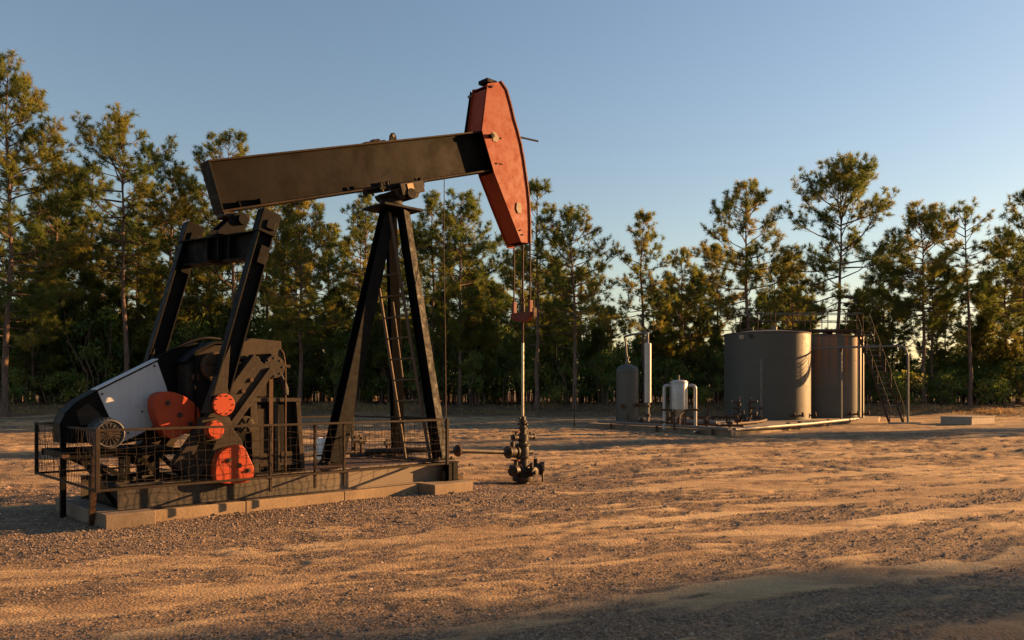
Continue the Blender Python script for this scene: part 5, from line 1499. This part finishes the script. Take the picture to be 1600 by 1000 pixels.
MB().tube(fillet([(-0.33, 0, 1.70), (-0.60, -0.05, 1.70), (-0.60, -0.05, -0.05)], 0.2, 6), 0.065, 12).build('side_pipe', 'silver', SV, 60)
MB().tube(fillet([(0.33, 0, 1.70), (0.66, -0.05, 1.70), (0.66, -0.05, -0.12)], 0.2, 6), 0.065, 12).build('side_pipe', 'silver', SV, 60)
MB().tube([(-0.72, -0.10, 0.72), (0.80, -0.10, 0.72)], 0.03, 8).build('cross_tube', 'rust', SV, 60)
for sx in (-0.60, 0.66):
    MB().cyl((sx, -0.05, 0.68), (sx, -0.05, 0.76), 0.11, 12).build('flange', 'rust', SV, 40)
MB().cyl((-0.74, -0.06, 0.22), (-0.44, -0.06, 0.22), 0.06, 10).build('flange', 'rust', SV, 40)
MB().tube(fillet([(0.66, -0.05, -0.02), (0.70, -0.9, -0.10), (0.2, -1.6, -0.12)], 0.2), 0.06, 8).build('outlet_pipe', 'galv', SV, 60)

# skid with meter run between the silver vessel and the tank
MR = thing('meter_run', 'low rusty pipe run on stands between silver vessel and left tank', 'pipework', (8.6, 35.2, 0.20))
MB().tube([(-0.6, 0.4, 0.30), (1.0, 0.0, 0.34), (1.55, -0.2, 0.34)], 0.07, 10).build('pipe_run', 'rust', MR, 60)
MB().tube([(-0.5, 1.2, 0.30), (1.4, 0.9, 0.30)], 0.05, 10).build('pipe_run', 'rust', MR, 60)
for (x, y, h_) in ((-0.4, 0.35, 0.50), (0.1, 0.22, 0.85), (0.9, 0.03, 0.45), (1.55, -0.2, 0.42)):
    MB().bar((x, y, -0.05), (x, y, h_), 0.07, 0.07, (1, 0, 0)).build('stand', 'rust', MR)
o = MB().cyl((1.50, -0.45, 0.36), (1.62, 0.05, 0.36), 0.12, 14).build('valve', 'dusty', MR, 40)
MB().cyl((1.55, -0.2, 0.4), (1.55, -0.2, 0.62), 0.06, 10).build('bonnet', 'dusty', o, 40)
for x in (0.3, 0.6):
    MB().cyl((x, 0.15, 0.32), (x + 0.07, 0.13, 0.32), 0.12, 12).build('flange', 'iron', MR, 40)

GP = thing('ground_pipe', 'thick grey pipe lying on low stands along the front of the tank pad', 'pipe', (8.35, 29.9, 0))
MB().tube([(0, 0, 0.22), (4.9, 5.6, 0.22), (9.4, 11.0, 0.26)], 0.075, 10).build('pipe_run', 'galv', GP, 60)
MB().tube([(0, 0, 0.22), (-0.02, -0.05, -0.1)], 0.06, 10).build('end_leg', 'galv', GP, 60)
for t in (0.36, 0.45, 0.7):
    MB().cyl((9.4 * t, 11.0 * t, 0.225), (9.4 * t + 0.06, 11.0 * t + 0.07, 0.225), 0.13, 12).build('flange', 'rust', GP, 40)
    MB().bar((9.4 * t, 11.0 * t + 0.1, -0.1), (9.4 * t, 11.0 * t + 0.1, 0.19), 0.1, 0.1, (1, 0, 0)).build('stand', 'wood', GP)
GP2 = thing('ground_pipe', 'thin grey pipe along the left front edge of the equipment pad', 'pipe', (3.9, 36.0, 0))
MB().tube([(0.0, 0, 0.30), (2.2, -3.2, 0.28), (4.15, -6.4, 0.26)], 0.055, 10).build('pipe_run', 'galv', GP2, 60)
for t in (0.12, 0.5, 0.9):
    MB().bar((4.15 * t - 0.02, -6.4 * t, -0.1), (4.15 * t - 0.02, -6.4 * t, 0.23), 0.09, 0.09, (1, 0, 0)).build('stand', 'rust', GP2)

# low box on the right
BX = thing('cellar_box', 'low grey timber box on the dirt right of the stairs', 'box', (22.8, 39.5, hz(23, 40.5) - 0.02), math.atan2(0.6, 0.8))
MB().bb(0, 2.6, 0, 0.08, 0.03, 0.38).build('side_board', 'wood', BX, bevel=0.008)
MB().bb(0, 0.08, 0.085, 1.415, 0.03, 0.38).build('side_board', 'wood', BX, bevel=0.008)
MB().bb(0, 2.6, 1.42, 1.5, 0.03, 0.38).build('side_board', 'wood', BX, bevel=0.008)
MB().bb(2.52, 2.6, 0.085, 1.415, 0.03, 0.38).build('side_board', 'wood', BX, bevel=0.008)
for i in range(8):
    MB().bb(0.005 + i * 0.325, 0.315 + i * 0.325, -0.03, 1.53, 0.383, 0.425 + 0.004 * (i % 3)).build('lid_plank', 'wood', BX, bevel=0.006)
for (x, y) in ((0.1, 0.02), (2.5, 0.02), (0.1, 1.48), (2.5, 1.48)):
    MB().bb(x - 0.06, x + 0.06, y - 0.015, y + 0.015, -0.1, 0.028).build('foot', 'wood', BX)

RM = thing('marker_rod', 'thin rusty marker rod in the ground between well and separator', 'rod', (3.02, 38.6, hz(3.02, 38.6) - 0.1))
MB().tube([(0, 0, 0), (0.01, 0, 2.1)], 0.022, 8).build('rod', 'rust', RM, 60)
MB().cyl((0, 0, 0.05), (0, 0, 0.16), 0.05, 8).build('base_clamp', 'rust', RM, 40)

# small pipework on the equipment pad
PW = thing('pad_pipework', 'tangle of low rusty pipes and valves at the silver vessel', 'pipework', (7.6, 33.2, 0.20))
for (pts, r, mt_) in (([(-2.6, 2.6, 0.10), (-0.4, 0.3, 0.10), (1.6, -1.6, 0.09)], 0.05, 'rust'), ([(-1.6, 3.6, 0.12), (1.2, 1.0, 0.12)], 0.06, 'galv'), ([(0.6, -1.2, 0.10), (3.4, 2.4, 0.10), (4.4, 4.4, 0.12)], 0.055, 'rust'), ([(2.2, 0.6, 0.22), (3.4, 5.0, 0.22)], 0.04, 'iron')):
    MB().tube(pts, r, 8).build('pipe_run', mt_, PW, 60)
for (x, y, h_) in ((-1.9, 1.9, 0.32), (-0.9, 0.9, 0.55), (0.4, -0.4, 0.38), (1.2, -1.0, 0.30), (1.9, 0.4, 0.45), (2.6, 1.5, 0.30), (3.3, 2.4, 0.55), (3.9, 3.6, 0.34), (2.6, 2.4, 0.42)):
    o = MB().cyl((x, y, -0.02), (x, y, h_), 0.05, 8).build('riser', 'rust', PW, 40)
    MB().cyl((x - 0.10, y, h_ * 0.55), (x + 0.10, y, h_ * 0.55), 0.085, 10).build('valve_body', 'iron', o, 40)
    MB().tube([(x - 0.02, y, h_), (x + 0.12, y - 0.05, h_ + 0.05)], 0.02, 6).build('lever', 'galv', o, 60)
